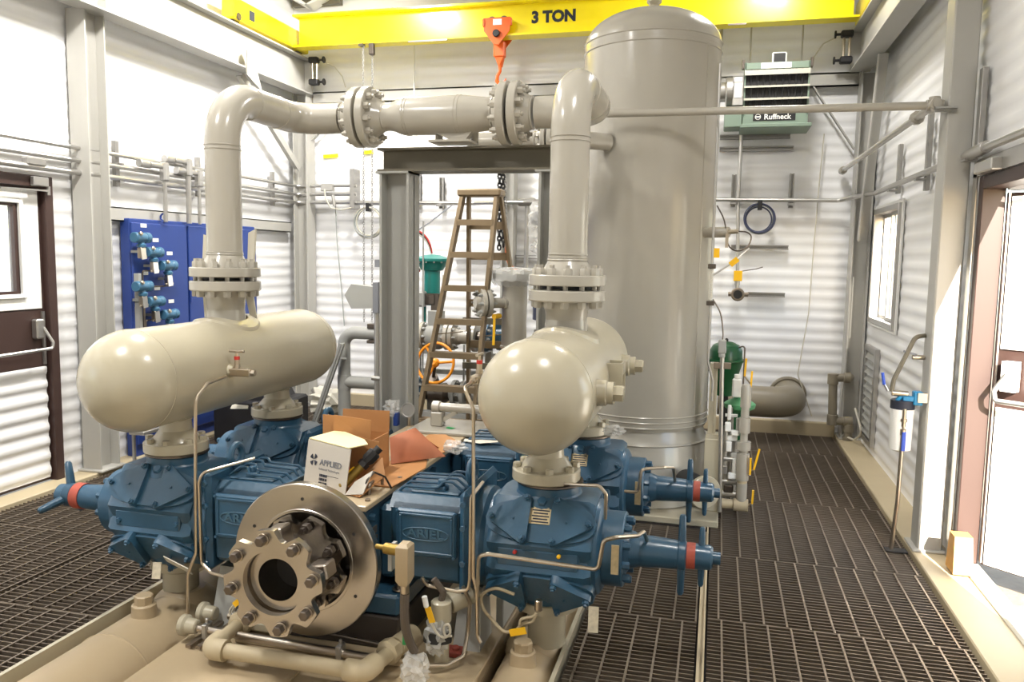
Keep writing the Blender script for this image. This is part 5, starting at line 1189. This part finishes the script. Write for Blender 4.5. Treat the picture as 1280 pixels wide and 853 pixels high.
# ---------------- unit heater
HX0, HX1, HZ0, HZ1, HY = .165, .725, 2.90, 3.475, 7.75
t = thing('unit_heater', (.44, HY+.2, HZ0), 'green grey unit heater with dark louvres hung on the back wall', 'heater')
part(MB().box(HX0, HX1, HY+.03, HY+.42, HZ0+.03, HZ1, .01).box(HX0, HX1, HY, HY+.05, HZ1-.06, HZ1, .004).box(HX0, HX1, HY, HY+.05, HZ0+.03, HZ0+.16, .004)
     .box(HX0, HX0+.012, HY, HY+.05, HZ0+.1, HZ1).box(HX1-.012, HX1, HY, HY+.05, HZ0+.1, HZ1), 'casing', 'heater', t)
part(MB().box(HX0-.02, HX1+.035, HY-.02, HY+.42, HZ0, HZ0+.035, .006), 'base_pan', 'heater', t)
part(MB().box(HX0+.012, HX1-.012, HY+.022, HY+.032, HZ0+.15, HZ1-.05), 'louvre_opening', 'black', t)
for k, z in enumerate((HZ1-.115, HZ1-.225, HZ1-.335)): part(MB().hull([(HX0, HY-.03, z), (HX1, HY-.03, z), (HX0, HY-.03, z+.014+(.03 if k == 0 else 0)), (HX1, HY-.03, z+.014+(.03 if k == 0 else 0)), (HX0, HY+.03, z+.03), (HX1, HY+.03, z+.03), (HX0, HY+.03, z+.02), (HX1, HY+.03, z+.02)]), 'louvre', 'offwhite', t)
for k in range(9): part(MB().cyl((HX0+.06+k*.055, HY+.018, HZ0+.15), (HX0+.06+k*.055, HY+.018, HZ1-.055), .011, n=10), 'fin_tube', 'black', t)
part(MB().box(HX0+.14, HX1-.16, HY-.004, HY+.001, HZ1-.055, HZ1-.005), 'white_label', 'white', t)
pl = part(MB().box(HX0+.09, HX0+.455, HY-.004, HY, HZ0+.06, HZ0+.13), 'badge', 'black', t)
part(text_mb('Ruffneck', .066, .0008, (HX0+.30, HY-.005, HZ0+.092), (1, 0, 0), (0, 0, 1), .0012), 'lettering', 'white', pl, 'white Ruffneck lettering', smooth=False)
part(MB().torus((HX0+.132, HY-.005, HZ0+.095), (0, 1, 0), .023, .003, 24, 5).box(HX0+.113, HX0+.151, HY-.006, HY-.004, HZ0+.090, HZ0+.101), 'badge_emblem', 'white', pl)
part(MB().box(.0, HX0, HY+.04, HY+.3, HZ0+.015, HZ0+.20, .008), 'control_box', 'heater', t)
part(MB().box(HX0-.10, HX0-.002, HY-.01, HY+.14, HZ0+.20, HZ0+.46, .006), 'junction_cover', 'alu', t)
part(MB().box(HX0-.085, HX0-.02, HY-.014, HY-.01, HZ0+.27, HZ0+.40).box(HX0-.085, HX0-.02, HY-.014, HY-.01, HZ0+.41, HZ0+.45), 'data_label', 'white', t)
part(MB().lathe((HX0-.10, HY+.08, HZ0+.34), (-1, 0, 0), [(0, .13), (.05, .13), (.06, .12), (.06, .09), (.13, .085), (.135, .07)], 32), 'motor', 'alu', t)
part(MB().box(.40, .53, HY+.1, HY+.16, HZ1, HZ1+.11, .01), 'vent_collar', 'white', t); part(MB().box(.415, .515, HY+.094, HY+.10, HZ1+.005, HZ1+.098), 'vent_opening', 'black', t)
for x in (HX0-.015, HX1+.012): part(MB().box(x-.012, x+.012, HY+.0, HY+.06, HZ1-.05, HZ1+.03, .003), 'hanger_bracket', 'darksteel', t)
part(MB().cyl((HX0+.05, HY+.35, HZ1), (HX0+.05, HY+.35, HZ1+1.2), .008, n=8).cyl((HX1-.05, HY+.35, HZ1), (HX1-.05, HY+.35, HZ1+1.2), .008, n=8).box(HX0, HX1, HY+.33, HY+.55, HZ0+.3, HZ0+.33), 'hanger_rod', 'alu', t)

# ================================================================== RIGHT SIDE
for k, (y, z0, z1) in enumerate(((6.92, 2.24, 2.62), (6.02, 2.19, 2.70), (4.92, 2.28, 2.75))):
    solo(MB().box(1.33, 1.36, y-.03, y+.03, z0, z1, .003).box(1.27, 1.335, y-.035, y+.035, 2.255, 2.27), 'strut_bracket', 'strut', 'flat upright conduit bracket on right wall, %s' % ('above the window', 'left of the sunlit column', 'above the open door corner')[k], 'bracket')
solo(MB().rod((1.30, 4.62, 2.295), (1.30, 4.92, 2.29), .032), 'conduit_coupling', 'alu', 'thick conduit coupling above the open right door', 'coupling')
# big pipe elbow out of the back wall
t = thing('wall_pipe', (.6, 7.9, .1), 'thick olive grey pipe elbow turning into the back wall', 'pipe')
part(MB().tube(fillet([(.05, 7.75, .39), (.72, 7.75, .39), (.72, 8.28, .39)], .22, 10), .145, 32), 'pipe', 'olivepipe', t)
part(MB().torus((.72, 8.26, .39), (0, 1, 0), .16, .02, 36, 8), 'wall_ring', 'olivepipe', t)
part(MB().box(.18, .30, 7.68, 7.82, 0, .26), 'pipe_saddle', 'frame_olive', t)
# heating loop in the corner
t = thing('drain_loop', (1.2, 8.12, 0), 'square loop of screwed olive pipe in the back right corner', 'pipe')
yy = 8.02
part(MB().tube(fillet([(1.25, 8.12, .62), (1.25, yy, .62), (1.10, yy, .61), (1.115, yy, .20), (1.26, yy, .20), (1.26, yy, .02)], .02, 4), .04, 16), 'pipe', 'olivepipe', t)
for a, b in (((1.25, yy-.02, .62), (1.19, yy-.02, .62)), ((1.10, yy, .65), (1.10, yy, .55)), ((1.115, yy, .16), (1.115, yy, .26)), ((1.21, yy, .20), (1.29, yy, .20)), ((1.26, yy, .10), (1.26, yy, .18)), ((1.26, yy, .0), (1.26, yy, .05))): part(MB().rod(a, b, .05), 'fitting', 'olivepipe', t)
conduit('floor_hose', [(1.29, 7.9, .35), (1.33, 7.7, .16), (1.30, 7.9, .05), (1.2, 8.1, .06)], .01, 'pale thin hose by the loop in back right corner', .06, 'offwhite', 'hose')
# green lubricator tank
t = thing('lubricator_tank', (.09, 6.35, .5), 'dark green tank with domed lid right of the tall vessel', 'tank')
part(MB().lathe((.09, 6.35, .66), (0, 0, 1), [(0, .06), (.06, .07), (.25, .125), (.27, .135)], 28), 'hopper', 'green', t)
part(MB().lathe((.09, 6.35, .93), (0, 0, 1), [(0, .15), (.012, .15), (.014, .125), (.08, .122), (.12, .10), (.145, .05), (.15, .0)], 28), 'lid', 'green', t)
part(MB().lathe((.09, 6.35, 1.075), (0, 0, 1), [(0, .014), (.02, .014), (.03, .004)], 8), 'knob', 'black', t)
part(MB().tube(fillet([(.18, 6.3, 1.04), (.225, 6.28, 1.06), (.225, 6.28, .66)], .02), .006, 6), 'guard_tube', 'darksteel', t)
part(MB().box(.0, .22, 6.25, 6.45, .0, .05).box(.06, .12, 6.32, 6.38, .05, .66), 'stand', 'black', t)
# instrument stand post beside the vessel
t = thing('instrument_stand', (.03, 5.36, .045), 'beige upright instrument post on the vessel base plate', 'stand')
part(MB().box(-.035, .065, 5.33, 5.45, .045, .53, .004), 'pedestal', 'cream', t)
part(MB().box(-.02, .015, 5.36, 5.42, .53, 1.03, .003).box(.015, .03, 5.36, 5.42, .53, 1.03).box(-.03, .05, 5.34, 5.44, .53, .56), 'post', 'cream', t)
t = thing('instrument_riser', (.06, 5.3, .05), 'bright upright tube with grey sensor head beside the instrument post', 'instrument')
part(MB().tube([(.052, 5.32, 1.09), (.078, 5.32, .05)], .014, 12), 'tube', 'alu', t)
part(MB().box(.025, .075, 5.30, 5.34, 1.10, 1.19, .006).rod((.05, 5.32, 1.075), (.05, 5.32, 1.10), .02), 'sensor_head', 'steelgrey', t)
part(MB().tube(smooth([(.05, 5.32, 1.19), (.05, 5.32, 1.24), (.03, 5.30, 1.36), (-.02, 5.28, 1.45)]), .005, 6), 'lead', 'darksteel', t)
part(MB().box(.0, .11, 5.31, 5.345, 1.0, 1.04, .003), 'clamp', 'galv', t)
conduit('steam_trace_tube', [(-.035, 5.22, 2.9), (-.035, 5.22, 1.05), (.0, 5.24, .93), (.0, 5.24, .8)], .008, 'thin bright tube running down right edge of tall vessel', .05)
t = thing('vessel_clip', (-.03, 5.25, 1.42), 'slim clear sight glass clipped to the right edge of tall vessel', 'gauge')
part(MB().cyl((-.035, 5.2, 1.44), (-.035, 5.2, 1.66), .012, n=10), 'glass_tube', 'sightglass', t)
for z in (1.43, 1.66): part(MB().box(-.06, -.01, 5.18, 5.25, z-.015, z+.015, .004), 'end_block', 'darksteel', t)
t = thing('tagged_valve', (.05, 5.45, 1.85), 'small valve on vessel side nozzle with looping tubes', 'valve')
part(MB().rod((.04, 5.40, 1.88), (.12, 5.38, 1.885), .014).box(.04, .06, 5.37, 5.39, 1.78, 1.87), 'valve_body', 'tubing', t)
part(MB().tube(smooth([(.11, 5.38, 1.885), (.17, 5.38, 1.88), (.20, 5.38, 1.85), (.18, 5.38, 1.79), (.12, 5.38, 1.76), (.06, 5.38, 1.80), (.03, 5.39, 1.95), (-.02, 5.4, 2.05)]), .005, 6), 'loop_tube', 'darksteel', t)
for k, (p, u) in enumerate((((-.01, 5.3, 1.745), (0, 0, 1)), ((.10, 5.35, 1.69), (.8, 0, .7)))):
    solo(MB().obox(p, (.03, .018, .002), u, Vector(u).cross(V(0, 1, 0))), 'cable_tag', 'tagyellow', 'yellow cable tag %s' % ('hugging the right edge of tall vessel', 'on the slanted tube right of tall vessel')[k], 'tag')
conduit('loop_tube', [(-.03, 5.35, 1.60), (.10, 5.36, 1.69), (.19, 5.4, 1.78)], .006, 'slanted thin tube carrying a yellow tag right of vessel', .03)
# drain valve train in front of the pipe elbow
t = thing('drain_valve_train', (.2, 5.5, .0), 'upright grey screwed valve train right of the tall vessel', 'valve')
bx, by = .215, 5.42
part(MB().lathe((bx, by, .11), (0, 0, 1), [(0, .036), (.12, .036), (.12, .03), (.14, .03), (.14, .042), (.32, .042), (.32, .028), (.345, .028), (.345, .046), (.40, .046), (.40, .024), (.46, .024), (.46, .036), (.56, .036), (.56, .026), (.63, .026), (.63, .034), (.76, .034), (.78, .026)], 16), 'stem_fittings', 'grey', t)
part(MB().tube(fillet([(bx, by, .25), (bx, by, .08), (-.03, by-.03, .09), (-.12, by+.02, .12)], .03, 5), .032, 16), 'elbow_pipe', 'kerb', t)
part(MB().rod((bx-.05, by-.005, .08), (bx+.045, by-.005, .08), .042), 'elbow_fitting', 'kerb', t)
part(MB().rod((-.06, by-.03, .09), (.01, by-.03, .09), .042), 'elbow_fitting', 'kerb', t)
for p, q, r_ in (((.285, 5.40, .33), (.315, 5.40, .47), 0), ((.262, 5.38, .30), (.262, 5.38, .41), 1), ((.285, 5.4, .10), (.288, 5.4, .19), 2), ((.245, 5.5, .83), (.25, 5.5, .97), 3), ((.205, 5.52, .93), (.21, 5.52, 1.05), 4)):
    part(MB().beam(p, q, .012, .018, (0, 1, 0)), 'lever', 'tagyellow', t)
    part(MB().tube([p, (bx+.02, by+.02, p[2]-.03)], .006, 6), 'lever_arm', 'tubing', t)
t = thing('level_controller', (.17, 5.62, .5), 'round green diaphragm controller behind the grey valve train', 'controller')
part(MB().lathe((.185, 5.62, .72), (0, 0, 1), [(-.05, .05), (-.02, .10), (0, .105), (.008, .105), (.02, .09), (.045, .04), (.05, .0)], 28), 'diaphragm', 'lightgreen', t)
part(MB().box(.13, .20, 5.58, 5.66, .46, .68, .01).box(.11, .14, 5.6, 5.66, .50, .60, .006), 'body', 'green', t)
part(MB().cyl((.17, 5.62, .05), (.17, 5.62, .47), .02), 'stem', 'alu', t)
t = thing('white_regulator', (.16, 5.6, .78), 'small white regulator above the green controller', 'regulator')
part(MB().box(.13, .19, 5.57, 5.63, .775, .90, .008).rod((.16, 5.6, .90), (.16, 5.6, .93), .02).rod((.19, 5.6, .82), (.225, 5.6, .82), .015), 'body', 'white', t)
t = thing('tubing_manifold', (.12, 5.5, .0), 'cluster of bright drain tubes and fittings behind instrument post', 'tubing')
for x, y, z0, z1, r in ((.10, 5.46, .12, .60, .016), (.128, 5.5, .06, .72, .010), (.155, 5.52, .2, .5, .018), (.092, 5.5, .05, .24, .03), (.14, 5.46, .3, .66, .007)):
    part(MB().cyl((x, y, z0), (x, y, z1), r, n=12), 'tube', 'alu', t)
for x, y, z, a, b, c, mt_ in ((.11, 5.43, .60, .02, .02, .03, 'white'), (.155, 5.44, .56, .025, .02, .018, 'white'), (.12, 5.42, .47, .018, .018, .035, 'white'), (.165, 5.46, .40, .03, .02, .02, 'white'),
                             (.10, 5.42, .31, .016, .016, .03, 'alu'), (.15, 5.43, .27, .028, .02, .02, 'white'), (.175, 5.45, .60, .014, .014, .06, 'alu'), (.13, 5.44, .18, .03, .02, .025, 'darksteel'), (.16, 5.43, .33, .012, .012, .06, 'white'), (.115, 5.41, .70, .012, .012, .05, 'white')):
    part(MB().box(x-a, x+a, y-b, y+b, z-c, z+c, .006), 'valve_block', mt_, t)
part(MB().box(.085, .175, 5.45, 5.5, .50, .54, .004).box(.09, .17, 5.47, 5.5, .66, .675), 'bracket', 'white', t)
for a, b, r in (((.09, 5.44, .38), (.16, 5.44, .38), .015), ((.08, 5.46, .22), (.18, 5.46, .22), .02), ((.09, 5.45, .14), (.2, 5.45, .14), .022)): part(MB().rod(a, b, r), 'fitting', 'alu', t)
# water filter by the column
t = thing('water_filter', (1.1, 5.06, 0), 'white water filter with blue bracket beside the sunlit column', 'filter')
fx, fy = 1.085, 5.07
part(MB().lathe((fx, fy, .60), (0, 0, 1), [(0, .045), (.008, .06), (.24, .064), (.25, .064)], 28), 'filter_bowl', 'white', t)
part(MB().lathe((fx, fy, .85), (0, 0, 1), [(0, .066), (.05, .066), (.055, .05)], 28), 'filter_head', 'print', t)
part(MB().box(fx-.01, 1.19, fy-.055, fy-.02, .90, .93, .004).torus((fx, fy-.03, .89), (0, 1, 0), .035, .014, 24, 8).box(1.13, 1.18, fy-.06, fy, .88, .96, .006), 'bracket', 'cyan', t)
part(MB().box(1.15, 1.199, 5.0, 5.06, .90, .955), 'wall_arm', 'alu', t)
part(MB().rod((fx+.0, fy-.06, .75), (fx, fy-.06, .86), .012).rod((fx, fy-.06, .70), (fx, fy-.06, .74), .016).rod((fx, fy-.06, .78), (fx, fy-.06, .80), .018).lathe((fx, fy-.06, .72), (0, 0, 1), [(0, .009), (.12, .009)], 8), 'fitting', 'tubing', t)
part(MB().rod((fx-.07, fy-.03, .945), (fx+.02, fy-.03, .94), .018), 'inlet_fitting', 'tubing', t)
part(MB().box(fx-.008, fx+.014, fy-.078, fy-.064, .61, .725, .004), 'lever', 'handleblue', t)
part(MB().tube([(fx, fy-.06, .72), (fx-.005, fy-.06, .3), (fx-.02, fy-.05, .003)], .012, 10), 'drain_tube', 'steel', t)
part(MB().tube([(fx-.09, fy-.03, .955), (fx-.115, fy-.03, 1.0)], .007, 8), 'inlet_lever_arm', 'alu', t)
part(MB().tube([(fx-.112, fy-.03, .99), (fx-.125, fy-.03, 1.06)], .009, 8), 'inlet_lever', 'handleblue', t)
part(MB().tube(fillet([(fx-.07, fy-.03, .95), (fx-.06, fy-.02, 1.02), (1.14, 5.12, 1.27), (1.197, 5.13, 1.28)], .05), .013, 8), 'supply_hose', 'frame_olive', t)
t = thing('hose_bib', (1.2, 5.12, 1.13), 'small tap with dark lever on the side of the sunlit column', 'tap')
part(MB().rod((1.13, 5.12, 1.15), (1.198, 5.12, 1.15), .014), 'body', 'tubing', t); part(MB().beam((1.15, 5.11, 1.165), (1.08, 5.10, 1.185), .02, .012), 'lever', 'printgrey', t)
solo(MB().box(1.03, 1.15, 4.98, 5.05, .003, .012, .002), 'drain_boot', 'black', 'black rubber drain boot at the foot of filter tube', 'drain')
solo(MB().hull([(1.345+a*.05, 4.70+b*.075, z) for a in (-1, 1) for b in (-1, 1) for z in (.036,)]+[(1.345+a*.045, 4.71+b*.05, .235) for a in (-1, 1) for b in (-1, 1)]), 'wood_block', 'wood', 'sunlit wooden block at the right door jamb', 'wood block')
# ================================================================== SMALL TUBING AND FITTINGS ON THE COMPRESSOR AND SKID FRONT
def tube(name, pts, r, label, rad=.03, mt='tubing', cat='tube'): return solo(MB().tube(fillet(pts, rad, 5), r, 8), name, mt, label, cat)
tube('stainless_tube', [(-2.21, 3.27, 1.12), (-2.19, 3.10, 1.115), (-2.155, 2.965, 1.07), (-2.165, 2.965, .70), (-2.172, 2.965, .38), (-2.21, 2.955, .28), (-2.213, 2.955, .09)], .0075, 'stainless tube from left bottle valve down past front left cylinder', .05)
tube('stainless_tube', [(-1.99, 3.15, .775), (-2.13, 2.965, .745), (-2.147, 2.965, .70), (-2.145, 2.965, .34), (-2.10, 2.965, .30), (-1.98, 2.96, .285)], .0075, 'bent stainless tube beside front left cylinder to support post', .03)
tube('stainless_tube', [(-.955, 3.19, 1.19), (-.955, 3.0, 1.18), (-.91, 2.985, 1.10), (-.903, 2.985, .41), (-.888, 2.985, .36), (-.883, 2.985, .17), (-.868, 2.985, .14)], .0075, 'stainless tube from right bottle valve down past front right cylinder', .03)
tube('stainless_tube', [(-.885, 3.05, .79), (-.918, 2.99, .74), (-.918, 2.985, .40), (-.925, 2.985, .355), (-.97, 2.98, .345), (-1.09, 2.96, .365), (-1.11, 2.95, .40)], .0075, 'stainless tube hooking left above the right support post', .025)
tube('stainless_tube', [(-.885, 2.985, .35), (-.881, 2.985, .505), (-.84, 2.985, .515), (-.40, 2.985, .50), (-.382, 2.985, .62), (-.335, 2.99, .635), (-.265, 3.13, .60), (-.245, 3.19, .60), (-.235, 3.24, .545)], .0085, 'long stainless tube across the face of front right cylinder', .025)
tube('stainless_tube', [(-.60, 3.18, .77), (-.42, 3.10, .80), (-.392, 3.10, .77), (-.395, 3.12, .66)], .0075, 'short stainless tube behind top of front right cylinder', .02)
tube('stainless_tube', [(-.41, 3.97, .53), (-.34, 3.97, .53), (-.33, 3.97, .65), (-.22, 4.05, .65), (-.18, 4.13, .63), (-.17, 4.19, .545)], .008, 'short stainless tube on outer head of rear right cylinder', .025)
solo(MB().obox((-.415, 3.0, .29), (.02, .05, .002), (1, .1, 0), (0, .15, 1), .0), 'paper_tag', 'tagpaper', 'white handwritten tag hanging below front right cylinder', 'tag')
solo(MB().obox((-2.38, 2.97, .275), (.022, .036, .002), (1, 0, .1), (.1, .3, 1)), 'paper_tag', 'tagpaper', 'white tag hanging under front left cylinder', 'tag')
solo(MB().obox((-2.28, 2.985, .305), (.07, .03, .002), (1, 0, -.35), (.2, -.7, .7)), 'masking_tape', 'offwhite', 'white tape strip on lower cap of front left cylinder', 'tape')
crumple((-.475, 4.0, .83), .04, 'plastic', 'plastic_wrap', 'crumpled clear plastic at flange of rear right cylinder', 'plastic', seed=21, squash=(1.3, .8, .7))
solo(slabpoly([(-2.69, 4.02, .80), (-2.55, 3.98, .815), (-2.56, 4.0, .83), (-2.68, 4.03, .825)], .004), 'paper_tag', 'offwhite', 'white paper tag at flange of rear left cylinder', 'tag')
# cable with yellow tag below front right cylinder
t = thing('sensor_cable', (-.72, 3.05, .15), 'beige sensor cable with yellow tag under front right cylinder', 'cable')
part(MB().tube(smooth([(-.74, 3.02, .345), (-.82, 3.02, .36), (-.875, 3.02, .325), (-.87, 3.02, .27), (-.83, 3.02, .225), (-.78, 3.0, .195), (-.745, 3.0, .195)]), .007, 7), 'cable', 'beigecable', t)
part(MB().tube(smooth([(-.73, 3.0, .20), (-.70, 3.0, .235), (-.66, 3.0, .25), (-.645, 3.0, .285), (-.66, 3.0, .27), (-.70, 2.99, .26), (-.71, 2.99, .235)]), .006, 7), 'cable', 'beigecable', t)
part(MB().obox((-.715, 2.985, .207), (.034, .003, .014), (1, 0, .3), (0, 1, 0)), 'tag_plate', 'tagyellow', t)
part(MB().rod((-.642, 3.03, .285), (-.642, 3.03, .33), .016), 'connector', 'tubing', t)
for k, (x, mt_) in enumerate(((-.745, 'red'), (-.565, 'tagyellow'))):
    solo(MB().rod((x, 3.045, .515), (x, 3.025, .517), .008), 'check_fitting', mt_, 'tiny %s dot fitting on the front right cylinder band' % ('red', 'yellow')[k], 'fitting')
# front pipe frame
t = thing('guard_pipe', (-1.6, 2.7, .03), 'beige threaded pipe frame lying in front of the flywheel', 'pipe')
zz = .105
part(MB().cyl((-1.92, 2.70, zz), (-1.27, 2.70, zz), .031, n=20), 'pipe', 'kerb', t)
part(MB().cyl((-1.925, 2.70, zz), (-1.925, 2.93, zz+.01), .028, n=20), 'pipe', 'kerb', t); part(MB().cyl((-1.245, 2.70, zz), (-1.20, 2.95, zz), .03, n=20), 'pipe', 'kerb', t)
for x, s_ in ((-1.925, 1), (-1.25, -1)):
    part(MB().tube(fillet([(x+s_*.075, 2.70, zz), (x, 2.70, zz), (x+(.0 if s_ > 0 else .012), 2.775, zz)], .035, 6), .043, 20), 'elbow', 'kerb', t)
for p, q in (((-1.925, 2.90, zz+.008), (-1.925, 2.95, zz+.01)), ((-1.225, 2.86, zz), (-1.215, 2.91, zz))):
    part(MB().lathe(p, Vector(q)-Vector(p), [(-.01, .035), (0, .052), (.04, .052), (.05, .035)], 8), 'union', 'kerb', t)
part(MB().rod((-1.21, 2.92, zz), (-1.185, 3.05, zz), .042), 'coupling', 'kerb', t)
# conduits behind it on the deck
t = thing('deck_conduit', (-1.6, 2.9, .03), 'pair of thin metal conduits clamped across the skid deck', 'conduit')
part(MB().tube([(-2.10, 2.86, .095), (-1.22, 2.84, .085)], .017, 12), 'conduit', 'steel', t); part(MB().tube([(-2.03, 2.99, .10), (-1.9, 2.98, .10)], .016, 12), 'conduit', 'tubing', t)
part(MB().box(-1.93, -1.76, 2.93, 3.0, .07, .125, .015), 'conduit_body', 'cream', t)
for x, y in ((-2.05, 2.86), (-2.0, 2.99), (-1.42, 2.845)): part(MB().box(x-.012, x+.012, y-.026, y+.026, .06, .125, .004).rod((x, y, .12), (x, y, .145), .007), 'clamp', 'alu', t)
for y in (2.86, 2.99): part(MB().lathe((-2.17, y, .10), (1, 0, 0), [(0, .045), (.02, .045), (.03, .035), (.07, .03), (.075, .024)], 16), 'hub', 'cream', t)
part(MB().box(-2.10, -2.075, 2.78, 3.05, .045, .057).box(-2.05, -2.03, 2.78, 3.05, .045, .057), 'strut', 'galv', t)
tube('thin_deck_tube', [(-1.62, 2.93, .125), (-1.22, 2.90, .115)], .007, 'thin dark tube under the flywheel to the right union', cat='tube', mt='darksteel')
# speed pickup at the flywheel edge
t = thing('speed_pickup', (-1.09, 2.80, .1), 'beige cast pickup housing with hose beside the flywheel rim', 'sensor')
part(MB().rod((-1.24, 2.79, .575), (-1.19, 2.78, .575), .01).rod((-1.20, 2.78, .575), (-1.13, 2.77, .575), .022, .004, 12), 'probe', 'brass', t)
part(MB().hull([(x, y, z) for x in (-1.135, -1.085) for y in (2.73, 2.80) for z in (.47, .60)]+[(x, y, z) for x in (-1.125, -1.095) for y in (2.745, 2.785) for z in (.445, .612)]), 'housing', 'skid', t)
part(MB().rod((-1.11, 2.765, .41), (-1.11, 2.765, .45), .017), 'gland', 'tubing', t)
part(MB().tube([*smooth([(-1.11, 2.765, .41), (-1.112, 2.77, .30), (-1.105, 2.79, .22), (-1.09, 2.82, .15)])], .018, 10), 'flex_hose', 'rubber', t)
part(MB().box(-1.19, -1.175, 2.79, 2.85, .48, .58).beam((-1.185, 2.83, .5), (-1.185, 2.83, .08), .04, .01), 'bracket', 'steelgrey', t)
solo(MB().tube(smooth([(-1.215, 2.82, .545), (-1.17, 2.84, .52), (-1.145, 2.85, .44), (-1.14, 2.85, .32), (-1.145, 2.85, .16)]), .009, 8), 'green_wire', 'hosegreen', 'bright green ground wire beside the flywheel rim', 'wire')
# taped pump fitting
t = thing('wrapped_pump', (-1.03, 2.98, .03), 'small pump fitting wrapped in clear plastic beside flywheel', 'pump')
part(MB().rod((-1.03, 2.96, .22), (-1.03, 2.96, .31), .042, .006, 24).cyl((-1.03, 2.97, .03), (-1.03, 2.97, .23), .03), 'cap', 'cream', t)
part(MB().rod((-1.02, 3.03, .27), (-.95, 3.10, .29), .045).rod((-.95, 3.10, .29), (-.91, 3.12, .29), .02), 'flange_body', 'cream', t)
part(MB().tube(fillet([(-1.03, 2.96, .31), (-1.02, 2.96, .345), (-1.06, 2.95, .40)], .02), .014, 8), 'elbow', 'rubber', t)
part(crumple((-1.035, 2.93, .17), .055, None, 'x', None, None, seed=31, squash=(1, 1, 1.3)), 'plastic_wrap', 'plastic', t, ang=20)
part(MB().lathe((-1.035, 2.93, .15), (0, .2, 1), [(0, .058), (.04, .058)], 20), 'tape_band', 'black', t)
crumple((-1.08, 2.80, .09), .06, 'plastic', 'plastic_wrap', 'crumpled clear plastic bag on skid deck below the pump', 'plastic', seed=33, squash=(1, .9, 1))
solo(MB().box(-1.045, -.965, 3.03, 3.10, .031, .055, .005).rod((-1.0, 3.06, .055), (-1.0, 3.06, .07), .016), 'shim_block', 'primer', 'small red primed block on the skid deck', 'block')
tube('drain_tube', [(-1.06, 2.88, .07), (-.99, 2.92, .06), (-.94, 2.98, .075), (-.935, 3.02, .16), (-.93, 3.03, .28), (-.95, 3.0, .36)], .0085, 'bent drain tube from plastic bag to the right support post', .02)
t = thing('sensor_plug', (-1.06, 2.9, .24), 'yellow sensor plug hanging by flywheel beside right support', 'plug')
part(MB().obox((-1.045, 2.87, .285), (.012, .003, .032), (1, 0, .35), (0, 1, 0)), 'plug_body', 'tagyellow', t)
part(MB().rod((-1.06, 2.87, .315), (-1.07, 2.87, .36), .011), 'ferrule', 'white', t)
part(MB().tube(smooth([(-1.04, 2.87, .255), (-1.02, 2.88, .21), (-.99, 2.88, .195), (-.965, 2.88, .215), (-.97, 2.88, .25), (-.99, 2.88, .24), (-.985, 2.88, .205), (-.96, 2.89, .20)]), .005, 6), 'lead', 'offwhite', t)
t = thing('sensor_plug', (-1.95, 2.9, .18), 'yellow sensor plug with looped leads left of the coupling', 'plug')
part(MB().obox((-1.94, 2.93, .205), (.032, .003, .012), (1, 0, .9), (0, 1, 0)), 'plug_body', 'tagyellow', t)
part(MB().tube(smooth([(-1.965, 2.93, .185), (-1.985, 2.93, .155), (-1.97, 2.93, .125), (-1.93, 2.93, .135), (-1.91, 2.93, .175)]), .005, 6).tube([(-1.96, 2.93, .18), (-1.975, 2.93, .15), (-1.955, 2.93, .135), (-1.92, 2.93, .15)], .004, 6), 'lead', 'offwhite', t)
solo(MB().box(-.905, -.87, 3.35, 3.65, .03, .26, .004), 'gusset_plate', 'steelgrey', 'grey plate standing under front right cylinder', 'plate')
t = thing('anchor_bolt', (-1.24, 3.0, .3), 'hex anchor bolt on the crankcase foot beside flywheel', 'bolt')
part(MB().lathe((-1.245, 3.04, .30), (0, 0, 1), [(0, .02), (.025, .02), (.025, .012), (.07, .012)], 6), 'nut', 'darksteel', t); part(MB().ring((-1.245, 3.04, .297), (0, 0, 1), .03, .01, .006, 16, .001), 'washer', 'steel', t)
